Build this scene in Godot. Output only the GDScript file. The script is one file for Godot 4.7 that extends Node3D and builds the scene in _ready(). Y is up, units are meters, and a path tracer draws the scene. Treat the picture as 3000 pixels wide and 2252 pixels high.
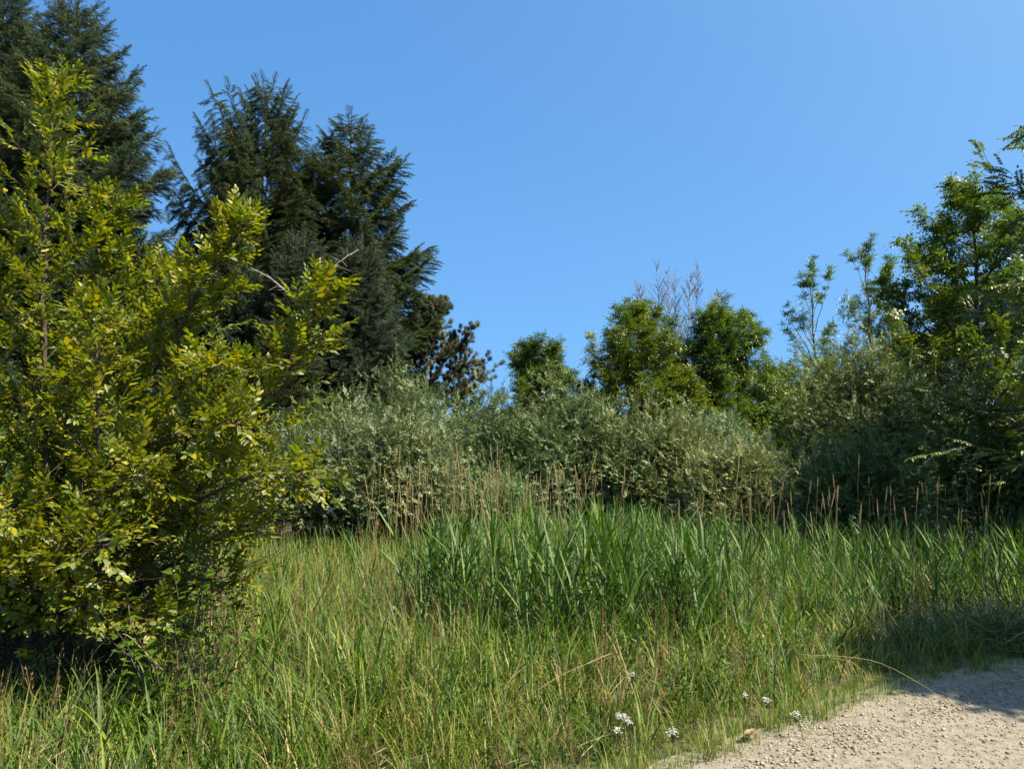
extends Node3D
# A clear summer day at the edge of a gravel path: tall grass and reeds, a yellow-green shrub on the left, a hedge of silvery shrubs, spruces and ashes behind.

const PATH_EDGE := [Vector2(-9, -0.5), Vector2(-3, -2.2), Vector2(-1, -3.1), Vector2(0.4, -3.88), Vector2(0.9, -4.2), Vector2(1.16, -4.4), Vector2(1.54, -4.7), Vector2(1.96, -4.98), Vector2(2.4, -5.36), Vector2(3.06, -5.83), Vector2(4.02, -6.3), Vector2(5.5, -7.0), Vector2(8, -8.0), Vector2(12, -9.4), Vector2(20, -12)]

var rng := RandomNumberGenerator.new()
var noise_a := FastNoiseLite.new()
var noise_b := FastNoiseLite.new()
var mats := {}
var taken := {}


# ---------------------------------------------------------------- mesh building
class MB:
	var v := PackedVector3Array()
	var n := PackedVector3Array()
	var c := PackedColorArray()
	var ix := PackedInt32Array()

	func vert(p: Vector3, nn: Vector3, col: Color) -> int:
		v.append(p)
		n.append(nn)
		c.append(col)
		return v.size() - 1

	func tri(a: int, b: int, d: int) -> void:
		ix.append(a)
		ix.append(b)
		ix.append(d)

	func tri_flat(a: Vector3, b: Vector3, d: Vector3, col: Color) -> void:
		var nn := (d - a).cross(b - a).normalized()
		var i := v.size()
		for p in [a, b, d]:
			vert(p, nn, col)
		tri(i, i + 1, i + 2)

	func tube(pts: PackedVector3Array, radii: PackedFloat32Array, sides: int, col: Color) -> void:
		var m := pts.size()
		if m < 2:
			return
		var first := v.size()
		for i in m:
			var t := (pts[mini(i + 1, m - 1)] - pts[maxi(i - 1, 0)]).normalized()
			var ref := Vector3(0.31, 0.1, 0.94) if absf(t.dot(Vector3(0.31, 0.1, 0.94))) < 0.9 else Vector3(1, 0, 0)
			var a := t.cross(ref).normalized()
			var b := t.cross(a).normalized()
			for s in sides:
				var w := TAU * s / sides
				var d := a * cos(w) + b * sin(w)
				vert(pts[i] + d * radii[i], d, col)
		for i in m - 1:
			for s in sides:
				var p := first + i * sides + s
				var q := first + i * sides + (s + 1) % sides
				tri(p, p + sides, q)
				tri(q, p + sides, q + sides)

	# a leaf with a midrib fold, a curl along its length and a wavy rim
	func leaf(base: Vector3, dir: Vector3, up: Vector3, L: float, W: float, fold: float, curl: float, rows: int, col: Color, wave := 0.0) -> void:
		var side := dir.cross(up).normalized()
		var nn := side.cross(dir).normalized()
		var first := v.size()
		for i in rows + 1:
			var t := float(i) / rows
			var w := W * 0.5 * pow(sin(PI * pow(t, 0.85)), 0.8) if i > 0 and i < rows else 0.0
			var mid := base + dir * (L * t * (1.0 - 0.25 * curl * t)) - nn * (curl * L * t * t * 0.6)
			var tn := (nn + dir * (curl * t * 1.2)).normalized()
			vert(mid, tn, col)
			if i > 0 and i < rows:
				var wv := wave * L * (1.0 if i % 2 == 0 else -1.0)
				vert(mid + side * w + nn * (fold * w + wv), (tn - side * fold).normalized(), col)
				vert(mid - side * w + nn * (fold * w - wv), (tn + side * fold).normalized(), col)
		# vertices: 0 = base, then (mid, right, left) for each inner row, then the tip
		var tip := first + 1 + (rows - 1) * 3
		tri(first, first + 1, first + 2)
		tri(first, first + 3, first + 1)
		for i in rows - 2:
			var a := first + 1 + i * 3
			tri(a, a + 3, a + 1)
			tri(a + 1, a + 3, a + 4)
			tri(a, a + 2, a + 3)
			tri(a + 2, a + 5, a + 3)
		var l := first + 1 + (rows - 2) * 3
		tri(l, tip, l + 1)
		tri(l, l + 2, tip)

	# a grass blade that rises, leans towards az and bends over
	func blade(base: Vector3, az: float, lean: float, bend: float, L: float, W: float, rows: int, col: Color, tip_col: Color) -> void:
		var h := Vector3(cos(az), 0, sin(az))
		var side := Vector3(-sin(az), 0, cos(az))
		var first := v.size()
		var p := base
		var ang := lean
		var step := L / rows
		for i in rows + 1:
			var t := float(i) / rows
			var d := h * sin(ang) + Vector3.UP * cos(ang)
			var nn := Vector3.UP * sin(ang) - h * cos(ang)
			var cc := col.lerp(tip_col, t * t)
			if i == rows:
				vert(p, nn, cc)
			else:
				var w := W * 0.5 * (0.55 + 0.45 * sin(PI * minf(t * 1.4, 1.0))) * (1.0 if t < 0.5 else 1.0 - 1.1 * (t - 0.5))
				vert(p + side * w, (nn + side * 0.35).normalized(), cc)
				vert(p - side * w, (nn - side * 0.35).normalized(), cc)
			p += d * step
			ang += bend / rows * (0.4 + 1.2 * t)
		for i in rows - 1:
			var a := first + i * 2
			tri(a, a + 1, a + 2)
			tri(a + 1, a + 3, a + 2)
		var b := first + (rows - 1) * 2
		tri(b, b + 1, b + 2)

	# one conifer shoot: a thin twig with needles all round
	func shoot(a: Vector3, d: Vector3, L: float, needle: float, wide: float, each: float, col: Color, tip_col: Color, r: RandomNumberGenerator) -> void:
		var ref := Vector3(0, 0, 1) if absf(d.z) < 0.8 else Vector3(1, 0, 0)
		var x := d.cross(ref).normalized()
		var y := d.cross(x).normalized()
		var count := int(L / each)
		for i in count:
			var t := (i + r.randf()) / count
			var w := i * 2.4 + r.randf() * 0.8
			var o := x * cos(w) + y * sin(w)
			var nd := (o * 0.85 + d * r.randf_range(0.45, 0.9)).normalized()
			var s := nd.cross(o.cross(d)).normalized() if r.randf() < 0.5 else nd.cross(o).normalized()
			var p := a + d * (L * t)
			var q := p + nd * needle * (1.0 - 0.3 * t)
			var cc := col.lerp(tip_col, t)
			var nn := (o * 0.8 + d * 0.2).normalized()
			var i0 := vert(p + s * wide * 0.5, nn, cc)
			vert(p - s * wide * 0.5, nn, cc)
			vert(q, nn, cc)
			if (q - p).cross(-s).dot(nn) > 0.0:
				tri(i0, i0 + 1, i0 + 2)
			else:
				tri(i0 + 1, i0, i0 + 2)

	func mesh() -> ArrayMesh:
		var m := ArrayMesh.new()
		var a := []
		a.resize(Mesh.ARRAY_MAX)
		a[Mesh.ARRAY_VERTEX] = v
		a[Mesh.ARRAY_NORMAL] = n
		a[Mesh.ARRAY_COLOR] = c
		a[Mesh.ARRAY_INDEX] = ix
		m.add_surface_from_arrays(Mesh.PRIMITIVE_TRIANGLES, a)
		return m


# places of the sprays of one plant, one list for each variant of the spray
class Places:
	var xf := []
	var col := []
	var r: RandomNumberGenerator

	func _init(variants: int, rr: RandomNumberGenerator) -> void:
		r = rr
		for i in variants:
			xf.append([])
			col.append(PackedColorArray())

	func add(p: Vector3, dir: Vector3, up: Vector3, s: float, cc: Color) -> void:
		var y := dir.normalized()
		var z := up - y * up.dot(y)
		if z.length() < 0.05:
			z = Vector3(r.randf() - 0.5, 0.1, r.randf() - 0.5)
			z -= y * z.dot(y)
		z = z.normalized()
		var x := y.cross(z)
		var k := r.randi() % xf.size()
		xf[k].append(Transform3D(Basis(x * s, y * s, z * s), p))
		col[k].append(cc)


# ---------------------------------------------------------------- naming and placing
func numbered(called: String) -> String:
	if not taken.has(called):
		taken[called] = 0
		return called
	taken[called] += 1
	return "%s_%03d" % [called, taken[called]]


func tag(o: Node, label: String, category := "", group := "", kind := "") -> Node:
	if label:
		o.set_meta("label", label)
	if category:
		o.set_meta("category", category)
	if group:
		o.set_meta("group", group)
	if kind:
		o.set_meta("kind", kind)
	return o


func thing(called: String, label: String, category: String, at := Vector3.ZERO, group := "") -> Node3D:
	var o := Node3D.new()
	o.name = numbered(called)
	o.position = at
	add_child(o)
	tag(o, label, category, group)
	return o


func obj(called: String, m: Mesh, mat: Material, parent: Node, xf := Transform3D()) -> MeshInstance3D:
	var o := MeshInstance3D.new()
	o.name = numbered(called) if parent == self else called
	o.mesh = m
	o.material_override = mat
	o.transform = xf
	parent.add_child(o, true)
	return o


func many(called: String, m: Mesh, mat: Material, xf: Array, col: PackedColorArray, parent: Node) -> MultiMeshInstance3D:
	var mm := MultiMesh.new()
	mm.transform_format = MultiMesh.TRANSFORM_3D
	mm.use_colors = true
	mm.mesh = m
	mm.instance_count = xf.size()
	for i in xf.size():
		mm.set_instance_transform(i, xf[i])
		mm.set_instance_color(i, col[i])
	var o := MultiMeshInstance3D.new()
	o.name = numbered(called) if parent == self else called
	o.multimesh = mm
	o.material_override = mat
	o.set_meta("kind", "stuff")
	parent.add_child(o, true)
	return o


func foliage(places: Places, kit: Array, mat: Material, parent: Node, called := "foliage") -> void:
	for k in kit.size():
		if places.xf[k].size():
			many(called, kit[k], mat, places.xf[k], places.col[k], parent)


# ---------------------------------------------------------------- materials
func leaf_mat(called: String, rough: float, spec: float, back: Color, tint := Color.WHITE) -> StandardMaterial3D:
	var m := StandardMaterial3D.new()
	m.resource_name = called
	m.vertex_color_use_as_albedo = true
	m.albedo_color = Color(tint.r * 0.64, tint.g * 0.64, tint.b * 0.64).linear_to_srgb()
	m.roughness = rough
	m.metallic_specular = spec
	m.cull_mode = BaseMaterial3D.CULL_DISABLED
	if back != Color.BLACK:
		m.backlight_enabled = true
		m.backlight = back.linear_to_srgb()
	return m


func noise_tex(freq: float, a: Color, b: Color, c: Color, size := 512, bump := false, octaves := 5, sd := 1) -> NoiseTexture2D:
	var f := FastNoiseLite.new()
	f.seed = sd
	f.frequency = freq
	f.fractal_octaves = octaves
	f.noise_type = FastNoiseLite.TYPE_SIMPLEX_SMOOTH
	var t := NoiseTexture2D.new()
	t.width = size
	t.height = size
	t.seamless = true
	t.noise = f
	if not bump:
		var g := Gradient.new()
		g.offsets = PackedFloat32Array([0.25, 0.5, 0.8])
		g.colors = PackedColorArray([a.linear_to_srgb(), b.linear_to_srgb(), c.linear_to_srgb()])
		t.color_ramp = g
	return t


func bark_mat(called: String, a: Color, b: Color, scale := Vector3(6, 1.5, 6)) -> StandardMaterial3D:
	var m := StandardMaterial3D.new()
	m.resource_name = called
	m.albedo_texture = noise_tex(0.03, a * 0.6, (a + b) * 0.5, b, 256)
	m.uv1_triplanar = true
	m.uv1_scale = scale
	m.roughness = 0.9
	m.heightmap_enabled = true
	m.heightmap_scale = 1.0
	m.heightmap_texture = noise_tex(0.05, a, a, a, 256, true)
	return m


# ---------------------------------------------------------------- small shapes
func curve(a: Vector3, b: Vector3, arch: Vector3, n: int, wob: float) -> PackedVector3Array:
	var out := PackedVector3Array()
	var len := a.distance_to(b)
	for i in n + 1:
		var t := float(i) / n
		var p := a.lerp(b, t) + arch * (4.0 * t * (1.0 - t))
		if i > 0 and i < n:
			p += Vector3(rng.randf_range(-1, 1), rng.randf_range(-1, 1), rng.randf_range(-1, 1)) * wob * len
		out.append(p)
	return out


func smooth(ctrl: Array, each: int) -> PackedVector3Array:
	var out := PackedVector3Array()
	for i in ctrl.size() - 1:
		var p0: Vector3 = ctrl[maxi(i - 1, 0)]
		var p1: Vector3 = ctrl[i]
		var p2: Vector3 = ctrl[i + 1]
		var p3: Vector3 = ctrl[mini(i + 2, ctrl.size() - 1)]
		for k in each:
			out.append(p1.cubic_interpolate(p2, p0, p3, float(k) / each))
	out.append(ctrl[ctrl.size() - 1])
	return out


func taper(n: int, a: float, b: float) -> PackedFloat32Array:
	var out := PackedFloat32Array()
	for i in n:
		out.append(lerpf(a, b, float(i) / maxi(n - 1, 1)))
	return out


func along(p: PackedVector3Array, t: float) -> Vector3:
	var f := clampf(t, 0, 1) * (p.size() - 1)
	var i := mini(int(f), p.size() - 2)
	return p[i].lerp(p[i + 1], f - i)


func heading(p: PackedVector3Array, t: float) -> Vector3:
	var i := mini(int(clampf(t, 0, 1) * (p.size() - 1)), p.size() - 2)
	return (p[i + 1] - p[i]).normalized()


func ball() -> Vector3:
	var w := Vector3(rng.randf_range(-1, 1), rng.randf_range(-1, 1), rng.randf_range(-1, 1))
	return w if w.length() < 1.0 else ball()


func vary(c: Color, amount: float, warm := 0.0) -> Color:
	var k := 1.0 + rng.randf_range(-amount, amount)
	var w := rng.randf_range(-warm, warm)
	return Color(c.r * k * (1.0 + w), c.g * k, c.b * k * (1.0 - w))


func profile(p: Array, t: float) -> float:
	for i in p.size() - 1:
		if t <= p[i + 1].x:
			return lerpf(p[i].y, p[i + 1].y, clampf((t - p[i].x) / (p[i + 1].x - p[i].x), 0, 1))
	return p[p.size() - 1].y


func into_grass(x: float, z: float) -> float:   # distance from the path's edge, positive on the grass
	var q := Vector2(x, z)
	var best := 1e9
	var sgn := 1.0
	for i in PATH_EDGE.size() - 1:
		var a: Vector2 = PATH_EDGE[i]
		var b: Vector2 = PATH_EDGE[i + 1]
		var w := Geometry2D.get_closest_point_to_segment(q, a, b)
		var d := w.distance_to(q)
		if d < best:
			best = d
			sgn = 1.0 if (b - a).cross(q - a) < 0 else -1.0
	return best * sgn


# ---------------------------------------------------------------- sprays (small meshes that are repeated through a crown)
func broad_spray(n: int, L: float, leaf_l: float, leaf_w: float, rows: int, cols: Array, twig: Color, wave := 0.0) -> ArrayMesh:
	var b := MB.new()
	var axis := curve(Vector3.ZERO, Vector3(rng.randf_range(-0.08, 0.08) * L, L, 0), Vector3(0, 0, -0.04 * L), 4, 0.02)
	b.tube(axis, taper(5, leaf_w * 0.07, leaf_w * 0.03), 3, twig)
	for k in n:
		var t := (k + 0.6) / n
		var s := 1.0 if k % 2 == 0 else -1.0
		var w := rng.randf_range(-0.7, 0.7)
		var out := Vector3(s * cos(w), 0, sin(w))
		var open := rng.randf_range(0.65, 1.15) * (1.0 - 0.35 * t)
		var dir := (heading(axis, t) * cos(open) + out * sin(open)).normalized()
		if k == n - 1:
			dir = (heading(axis, 1.0) + ball() * 0.25).normalized()
		var up := (Vector3(0, 0.25, 1) + ball() * 0.55).normalized()
		var size := rng.randf_range(0.7, 1.1) * (0.75 + 0.5 * sin(PI * minf(t + 0.15, 1.0)))
		b.leaf(along(axis, t), dir, up, leaf_l * size, leaf_w * size * rng.randf_range(0.85, 1.1), rng.randf_range(0.1, 0.5), rng.randf_range(0.0, 0.5), rows, cols[rng.randi() % cols.size()], wave * rng.randf())
	return b.mesh()


func pinnate(b: MB, base: Vector3, dir: Vector3, up: Vector3, L: float, pairs: int, leaf_l: float, leaf_w: float, droop: float, cols: Array, twig: Color, rows := 2) -> void:
	var pts := PackedVector3Array()
	for i in 6:
		var t := i / 5.0
		pts.append(base + dir * L * t - Vector3(0, 0, 1) * droop * L * t * t)
	b.tube(pts, taper(6, leaf_w * 0.06, leaf_w * 0.03), 3, twig)
	var cc: Color = cols[rng.randi() % cols.size()]
	for k in pairs:
		var t := 0.22 + 0.72 * k / pairs
		for s in [-1.0, 1.0]:
			var h := heading(pts, t)
			var side := h.cross(up).normalized()
			var d: Vector3 = (h * rng.randf_range(0.3, 0.6) + side * s - up * rng.randf_range(0.1, 0.55)).normalized()
			b.leaf(along(pts, t), d, (up + ball() * 0.35).normalized(), leaf_l * rng.randf_range(0.8, 1.1), leaf_w * rng.randf_range(0.85, 1.1), 0.2, rng.randf_range(0.1, 0.5), rows, vary(cc, 0.12))
	b.leaf(pts[5], heading(pts, 1.0), up, leaf_l * 1.1, leaf_w, 0.2, 0.3, rows, cc)


func ash_spray(cols: Array, twig: Color) -> ArrayMesh:
	var b := MB.new()
	b.tube(curve(Vector3.ZERO, Vector3(0, 0.3, 0), Vector3.ZERO, 3, 0.03), taper(4, 0.006, 0.004), 3, twig)
	for k in 7:
		var t := 0.35 + 0.55 * k / 7.0
		var w := k * 2.4 + rng.randf_range(-0.4, 0.4)
		var out := Vector3(cos(w), 0, sin(w) * 0.7)
		var d := (out + Vector3(0, rng.randf_range(0.2, 0.9), 0.2)).normalized()
		pinnate(b, Vector3(0, 0.3 * t, 0), d, (Vector3(0, 0.3, 1) + ball() * 0.3).normalized(), rng.randf_range(0.2, 0.3), 3, 0.13, 0.054, rng.randf_range(0.2, 0.6), cols, twig)
	return b.mesh()


func spruce_spray(needle: float, wide: float, col: Color, tip: Color, hang := 0.0) -> ArrayMesh:
	var b := MB.new()
	var L := 0.4
	var axis := curve(Vector3.ZERO, Vector3(0, L, 0), Vector3(0, 0, 0.03), 4, 0.03)
	b.tube(axis, taper(5, 0.006, 0.003), 3, Color(0.11, 0.075, 0.045))
	for i in 4:
		b.shoot(axis[i], (axis[i + 1] - axis[i]).normalized(), L / 4, needle, wide, 0.0027, col, col.lerp(tip, i / 4.0), rng)
	for k in 11:
		var t := 0.08 + 0.84 * k / 11.0
		var s := 1.0 if k % 2 == 0 else -1.0
		var d := (Vector3(0, 0.75, 0) + Vector3(s * 0.75, 0, rng.randf_range(-0.35, 0.35) - hang)).normalized()
		b.shoot(along(axis, t), d, rng.randf_range(0.1, 0.17) * (1.15 - 0.6 * t), needle, wide, 0.0027, col, tip, rng)
	return b.mesh()


func pine_tuft(col: Color, tip: Color) -> ArrayMesh:
	var b := MB.new()
	b.tube(curve(Vector3.ZERO, Vector3(0, 0.3, 0), Vector3.ZERO, 3, 0.02), taper(4, 0.012, 0.008), 4, Color(0.16, 0.1, 0.06))
	for i in 230:
		var w := i * 2.39996
		var t := rng.randf()
		var o := Vector3(cos(w), 0, sin(w))
		var d := (o * rng.randf_range(0.6, 1.0) + Vector3(0, rng.randf_range(0.1, 1.0), 0)).normalized()
		var p := Vector3(0, 0.14 + 0.14 * t, 0)
		var s := d.cross(o + ball() * 0.5).normalized() * 0.006
		var nn := (o + Vector3(0, 0.4, 0)).normalized()
		var i0 := b.vert(p + s, nn, col)
		b.vert(p - s, nn, col)
		b.vert(p + d * rng.randf_range(0.1, 0.17), nn, tip)
		if d.cross(-s).dot(nn) > 0.0:
			b.tri(i0, i0 + 1, i0 + 2)
		else:
			b.tri(i0 + 1, i0, i0 + 2)
	return b.mesh()


# ---------------------------------------------------------------- trees
func spruce(called: String, label: String, base: Vector3, H: float, prof: Array, kit: Array, mat: Material, bark: Material, tint: Color, o := {}) -> Node3D:
	var root := thing(called, label, "spruce tree", base, o.get("group", ""))
	var trunk := MB.new()
	var tp := curve(Vector3.ZERO, Vector3(rng.randf_range(-0.2, 0.2), H, rng.randf_range(-0.2, 0.2)), Vector3.ZERO, 10, 0.004)
	trunk.tube(tp, taper(11, H * 0.014, 0.015), 9, Color.WHITE)
	obj("trunk", trunk.mesh(), bark, root)
	var br := MB.new()
	var pl := Places.new(kit.size(), rng)
	var hang: float = o.get("hang", 0.2)
	var scale: float = o.get("scale", 1.3)
	var gap: float = o.get("gap", 0.15)
	var tipup: float = o.get("tipup", 0.25)
	var rough: float = o.get("rough", 0.2)
	var each: float = o.get("each", 0.17)
	var y: float = o.get("from", 1.0)
	while y < H - 0.25:
		var t := y / H
		var nb := 6 if t < 0.85 else 5
		var off := rng.randf() * TAU
		for k in nb:
			var az := off + TAU * k / nb + rng.randf_range(-0.35, 0.35)
			var L := profile(prof, t) * rng.randf_range(0.68, 1.12)
			if rng.randf() < o.get("ragged", 0.12):
				L *= rng.randf_range(0.6, 1.12)
			L = maxf(L, 0.18)
			var rad := Vector3(cos(az), 0, sin(az))
			var elev := lerpf(o.get("low", -0.3), o.get("high", 0.8), pow(t, 1.3)) + rng.randf_range(-0.12, 0.12)
			var start := along(tp, t)
			var pts := PackedVector3Array()
			for i in 7:
				var u := i / 6.0
				pts.append(start + rad * L * u * cos(elev) + Vector3.UP * L * (u * sin(elev) - 0.18 * sin(PI * u) + tipup * u * u * u) + ball() * 0.03 * L * u)
			br.tube(pts, taper(7, 0.012 + 0.012 * L, 0.005), 4, Color(0.6, 0.6, 0.6))
			var side := rad.cross(Vector3.UP)
			var bt := vary(tint, 0.18, 0.1)
			var u := 0.22
			var inc := gap / maxf(L, 0.3)
			while u < 1.0:
				var p := along(pts, u)
				var h := heading(pts, u)
				pl.add(p, h + ball() * (rough + 0.1), Vector3.UP + ball() * rough, lerpf(1.0, 0.62, t * t) * scale * rng.randf_range(0.8, 1.1), vary(bt, 0.12, 0.06))
				for s in [-1.0, 1.0]:
					var l: float = minf(0.55 * (1.02 - u) * L + 0.3, 1.25) * rng.randf_range(0.6, 1.15)
					var dist := 0.06
					var ld: Vector3 = (side * s * 0.8 + h * 0.7 + Vector3.DOWN * hang * rng.randf_range(0.3, 1.2)).normalized()
					while dist < l:
						pl.add(p + ld * dist + Vector3.DOWN * hang * dist * dist * 0.6, ld + Vector3.DOWN * hang * dist + ball() * rough, Vector3.UP + ball() * rough, lerpf(1.0, 0.62, t * t) * scale * rng.randf_range(0.75, 1.05), vary(bt, 0.14, 0.06))
						dist += each
				u += inc
			pl.add(pts[6], heading(pts, 1.0), Vector3.UP, scale, bt)
		y += o.get("whorl", 0.34) * (1.0 if t < 0.8 else 0.75)
	for i in 3:
		pl.add(along(tp, 1.0 - 0.03 * i), Vector3.UP + ball() * 0.1, ball() + Vector3(0, 0, 1.2), scale * (0.8 + 0.15 * i), tint)
	tag(obj("branches", br.mesh(), bark, root), "", "", "", "stuff")
	foliage(pl, kit, mat, root)
	return root


# a broadleaved tree: limbs leave the trunk towards points on a crown of the given half-widths
func leafy_tree(called: String, label: String, base: Vector3, H: float, prof: Array, kit: Array, mat: Material, bark: Material, tint: Color, o := {}) -> Node3D:
	var root := thing(called, label, o.get("category", "tree"), base, o.get("group", ""))
	var pl := Places.new(kit.size(), rng)
	var lean: Vector3 = o.get("lean", Vector3.ZERO)
	var tp := curve(Vector3.ZERO, Vector3(0, H, 0) + lean, Vector3.ZERO, 9, 0.008)
	var tr: float = o.get("trunk", H * 0.012)
	var tb := MB.new()
	tb.tube(tp, taper(10, tr, 0.012), 8, Color.WHITE)
	obj("trunk", tb.mesh(), bark, root)
	var twigs := MB.new()
	var nb: int = o.get("limbs", 26)
	var t0: float = o.get("from", 0.25)
	var rise: float = o.get("rise", 1.2)
	var sub: int = o.get("sub", 7)
	var gap: float = o.get("gap", 0.36)
	var scale: float = o.get("scale", 1.0)
	for k in nb:
		var t := lerpf(t0, 0.985, pow((k + rng.randf()) / nb, 0.9))
		var az := k * 2.39996 + rng.randf_range(-0.5, 0.5)
		var R := profile(prof, t) * rng.randf_range(0.62, 1.15)
		var end := along(tp, t) + Vector3(cos(az) * R, rng.randf_range(-0.05, 0.11) * H * o.get("ragged", 1.0), sin(az) * R)
		var sy := maxf(t * H - R * rise, t0 * H * 0.4)
		var start := along(tp, sy / H)
		var pts := curve(start, end, Vector3(0, o.get("arch", 0.1) * R, 0), 6, 0.025)
		var lm := MB.new()
		lm.tube(pts, taper(7, clampf(R * 0.018 + 0.006, 0.008, tr * 0.7), 0.004), 5, Color.WHITE)
		obj("limb", lm.mesh(), bark, root)
		var bt := vary(tint, 0.15, 0.12)
		var u: float = o.get("leaf_from", 0.5)
		var L := start.distance_to(end)
		while u < 1.0:
			if rng.randf() < o.get("bare", 0.0):
				u += gap / maxf(L, 0.4)
				continue
			var h := heading(pts, u)
			pl.add(along(pts, u), h + ball() * 0.9 + Vector3(0, 0.3, 0), Vector3.UP + ball() * 0.4, scale * rng.randf_range(0.75, 1.1), vary(bt, 0.15, 0.08))
			u += gap / maxf(L, 0.4)
		for s in sub:
			var su := rng.randf_range(0.35, 1.0)
			var a := along(pts, su)
			var d := (heading(pts, su) + ball() * 1.1 + Vector3(0, o.get("up", 0.9), 0)).normalized()
			var l: float = rng.randf_range(0.2, 0.5) * (R * 0.8 + 0.4)
			var sp := curve(a, a + d * l, Vector3(0, 0.06 * l, 0), 3, 0.04)
			twigs.tube(sp, taper(4, 0.006, 0.003), 3, Color.WHITE)
			var w := 0.3
			while w <= 1.0:
				pl.add(along(sp, w), heading(sp, w) + ball() * 0.7, Vector3.UP + ball() * 0.4, scale * rng.randf_range(0.75, 1.1), vary(bt, 0.15, 0.08))
				w += gap / maxf(l, 0.3)
			pl.add(sp[3], d + ball() * 0.3, Vector3.UP + ball() * 0.3, scale, vary(bt, 0.15, 0.08))
	for i in 3:
		pl.add(along(tp, 1.0 - 0.02 * i), Vector3.UP + ball() * 0.2, Vector3(0, 0, 1) + ball(), scale, tint)
	if twigs.v.size():
		tag(obj("twigs", twigs.mesh(), bark, root), "", "", "", "stuff")
	foliage(pl, kit, mat, root)
	return root


# a rounded shrub: stems from the ground to points on an uneven dome, sprays along their outer halves
func shrub(called: String, label: String, base: Vector3, H: float, rx: float, rz: float, nb: int, kit: Array, mat: Material, bark: Material, tint: Color, o := {}) -> Node3D:
	var root := thing(called, label, "shrub", base, o.get("group", ""))
	var pl := Places.new(kit.size(), rng)
	var stems := MB.new()
	var lump: float = o.get("lump", 0.32)
	var ph := rng.randf() * 50.0
	var scale: float = o.get("scale", 1.0)
	for k in nb:
		var v := pow((k + rng.randf()) / nb, 0.85)
		var az := k * 2.39996
		var el := lerpf(-0.1, 1.5, v)
		var d := Vector3(cos(az) * cos(el), sin(el), sin(az) * cos(el))
		var bulge := 1.0 + lump * 2.2 * noise_a.get_noise_3d(d.x * 1.5 * 60.0 + ph, d.y * 1.5 * 60.0, d.z * 1.5 * 60.0) + rng.randf_range(-0.07, 0.05)
		var end := Vector3(d.x * rx, H * (o.get("foot", 0.2) + (1.0 - o.get("foot", 0.2)) * maxf(d.y, -0.05)), d.z * rz) * bulge
		var start := Vector3(d.x * rx * 0.12, 0, d.z * rz * 0.12)
		var pts := curve(start, end, Vector3(0, 0.12 * H * (1.0 - d.y), 0) + Vector3(d.x, 0, d.z) * -0.1 * rx, 6, 0.03)
		if k % 3 == 0:
			stems.tube(pts, taper(7, 0.022, 0.004), 4, Color.WHITE)
		var bt := vary(tint, 0.16, 0.1)
		var n: int = o.get("sprays", 26)
		for i in n:
			var u := 1.0 - 0.45 * pow(rng.randf(), 1.3)
			var spread: Vector3 = ball() * (0.12 + 0.5 * (1.0 - absf(2.0 * (1.0 - u) - 0.3))) * o.get("clump", 0.58)
			var out: Vector3 = (heading(pts, u) * 0.3 + spread.normalized() * 0.8 + ball() * 0.7 + Vector3(0, 0.12, 0)).normalized()
			pl.add(along(pts, u) + spread, out, Vector3.UP + ball() * 0.7, scale * rng.randf_range(0.75, 1.15), vary(bt, 0.18, 0.1))
		if rng.randf() < o.get("spikes", 0.22):
			var s := end
			for i in 3:
				pl.add(s, Vector3(0, 1, 0) + d * 0.3 + ball() * 0.2, ball(), scale * 0.95, vary(bt, 0.15, 0.1))
				s += Vector3(0, 0.12, 0) + d * 0.04
	tag(obj("stems", stems.mesh(), bark, root), "", "", "", "stuff")
	foliage(pl, kit, mat, root)
	return root


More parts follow.
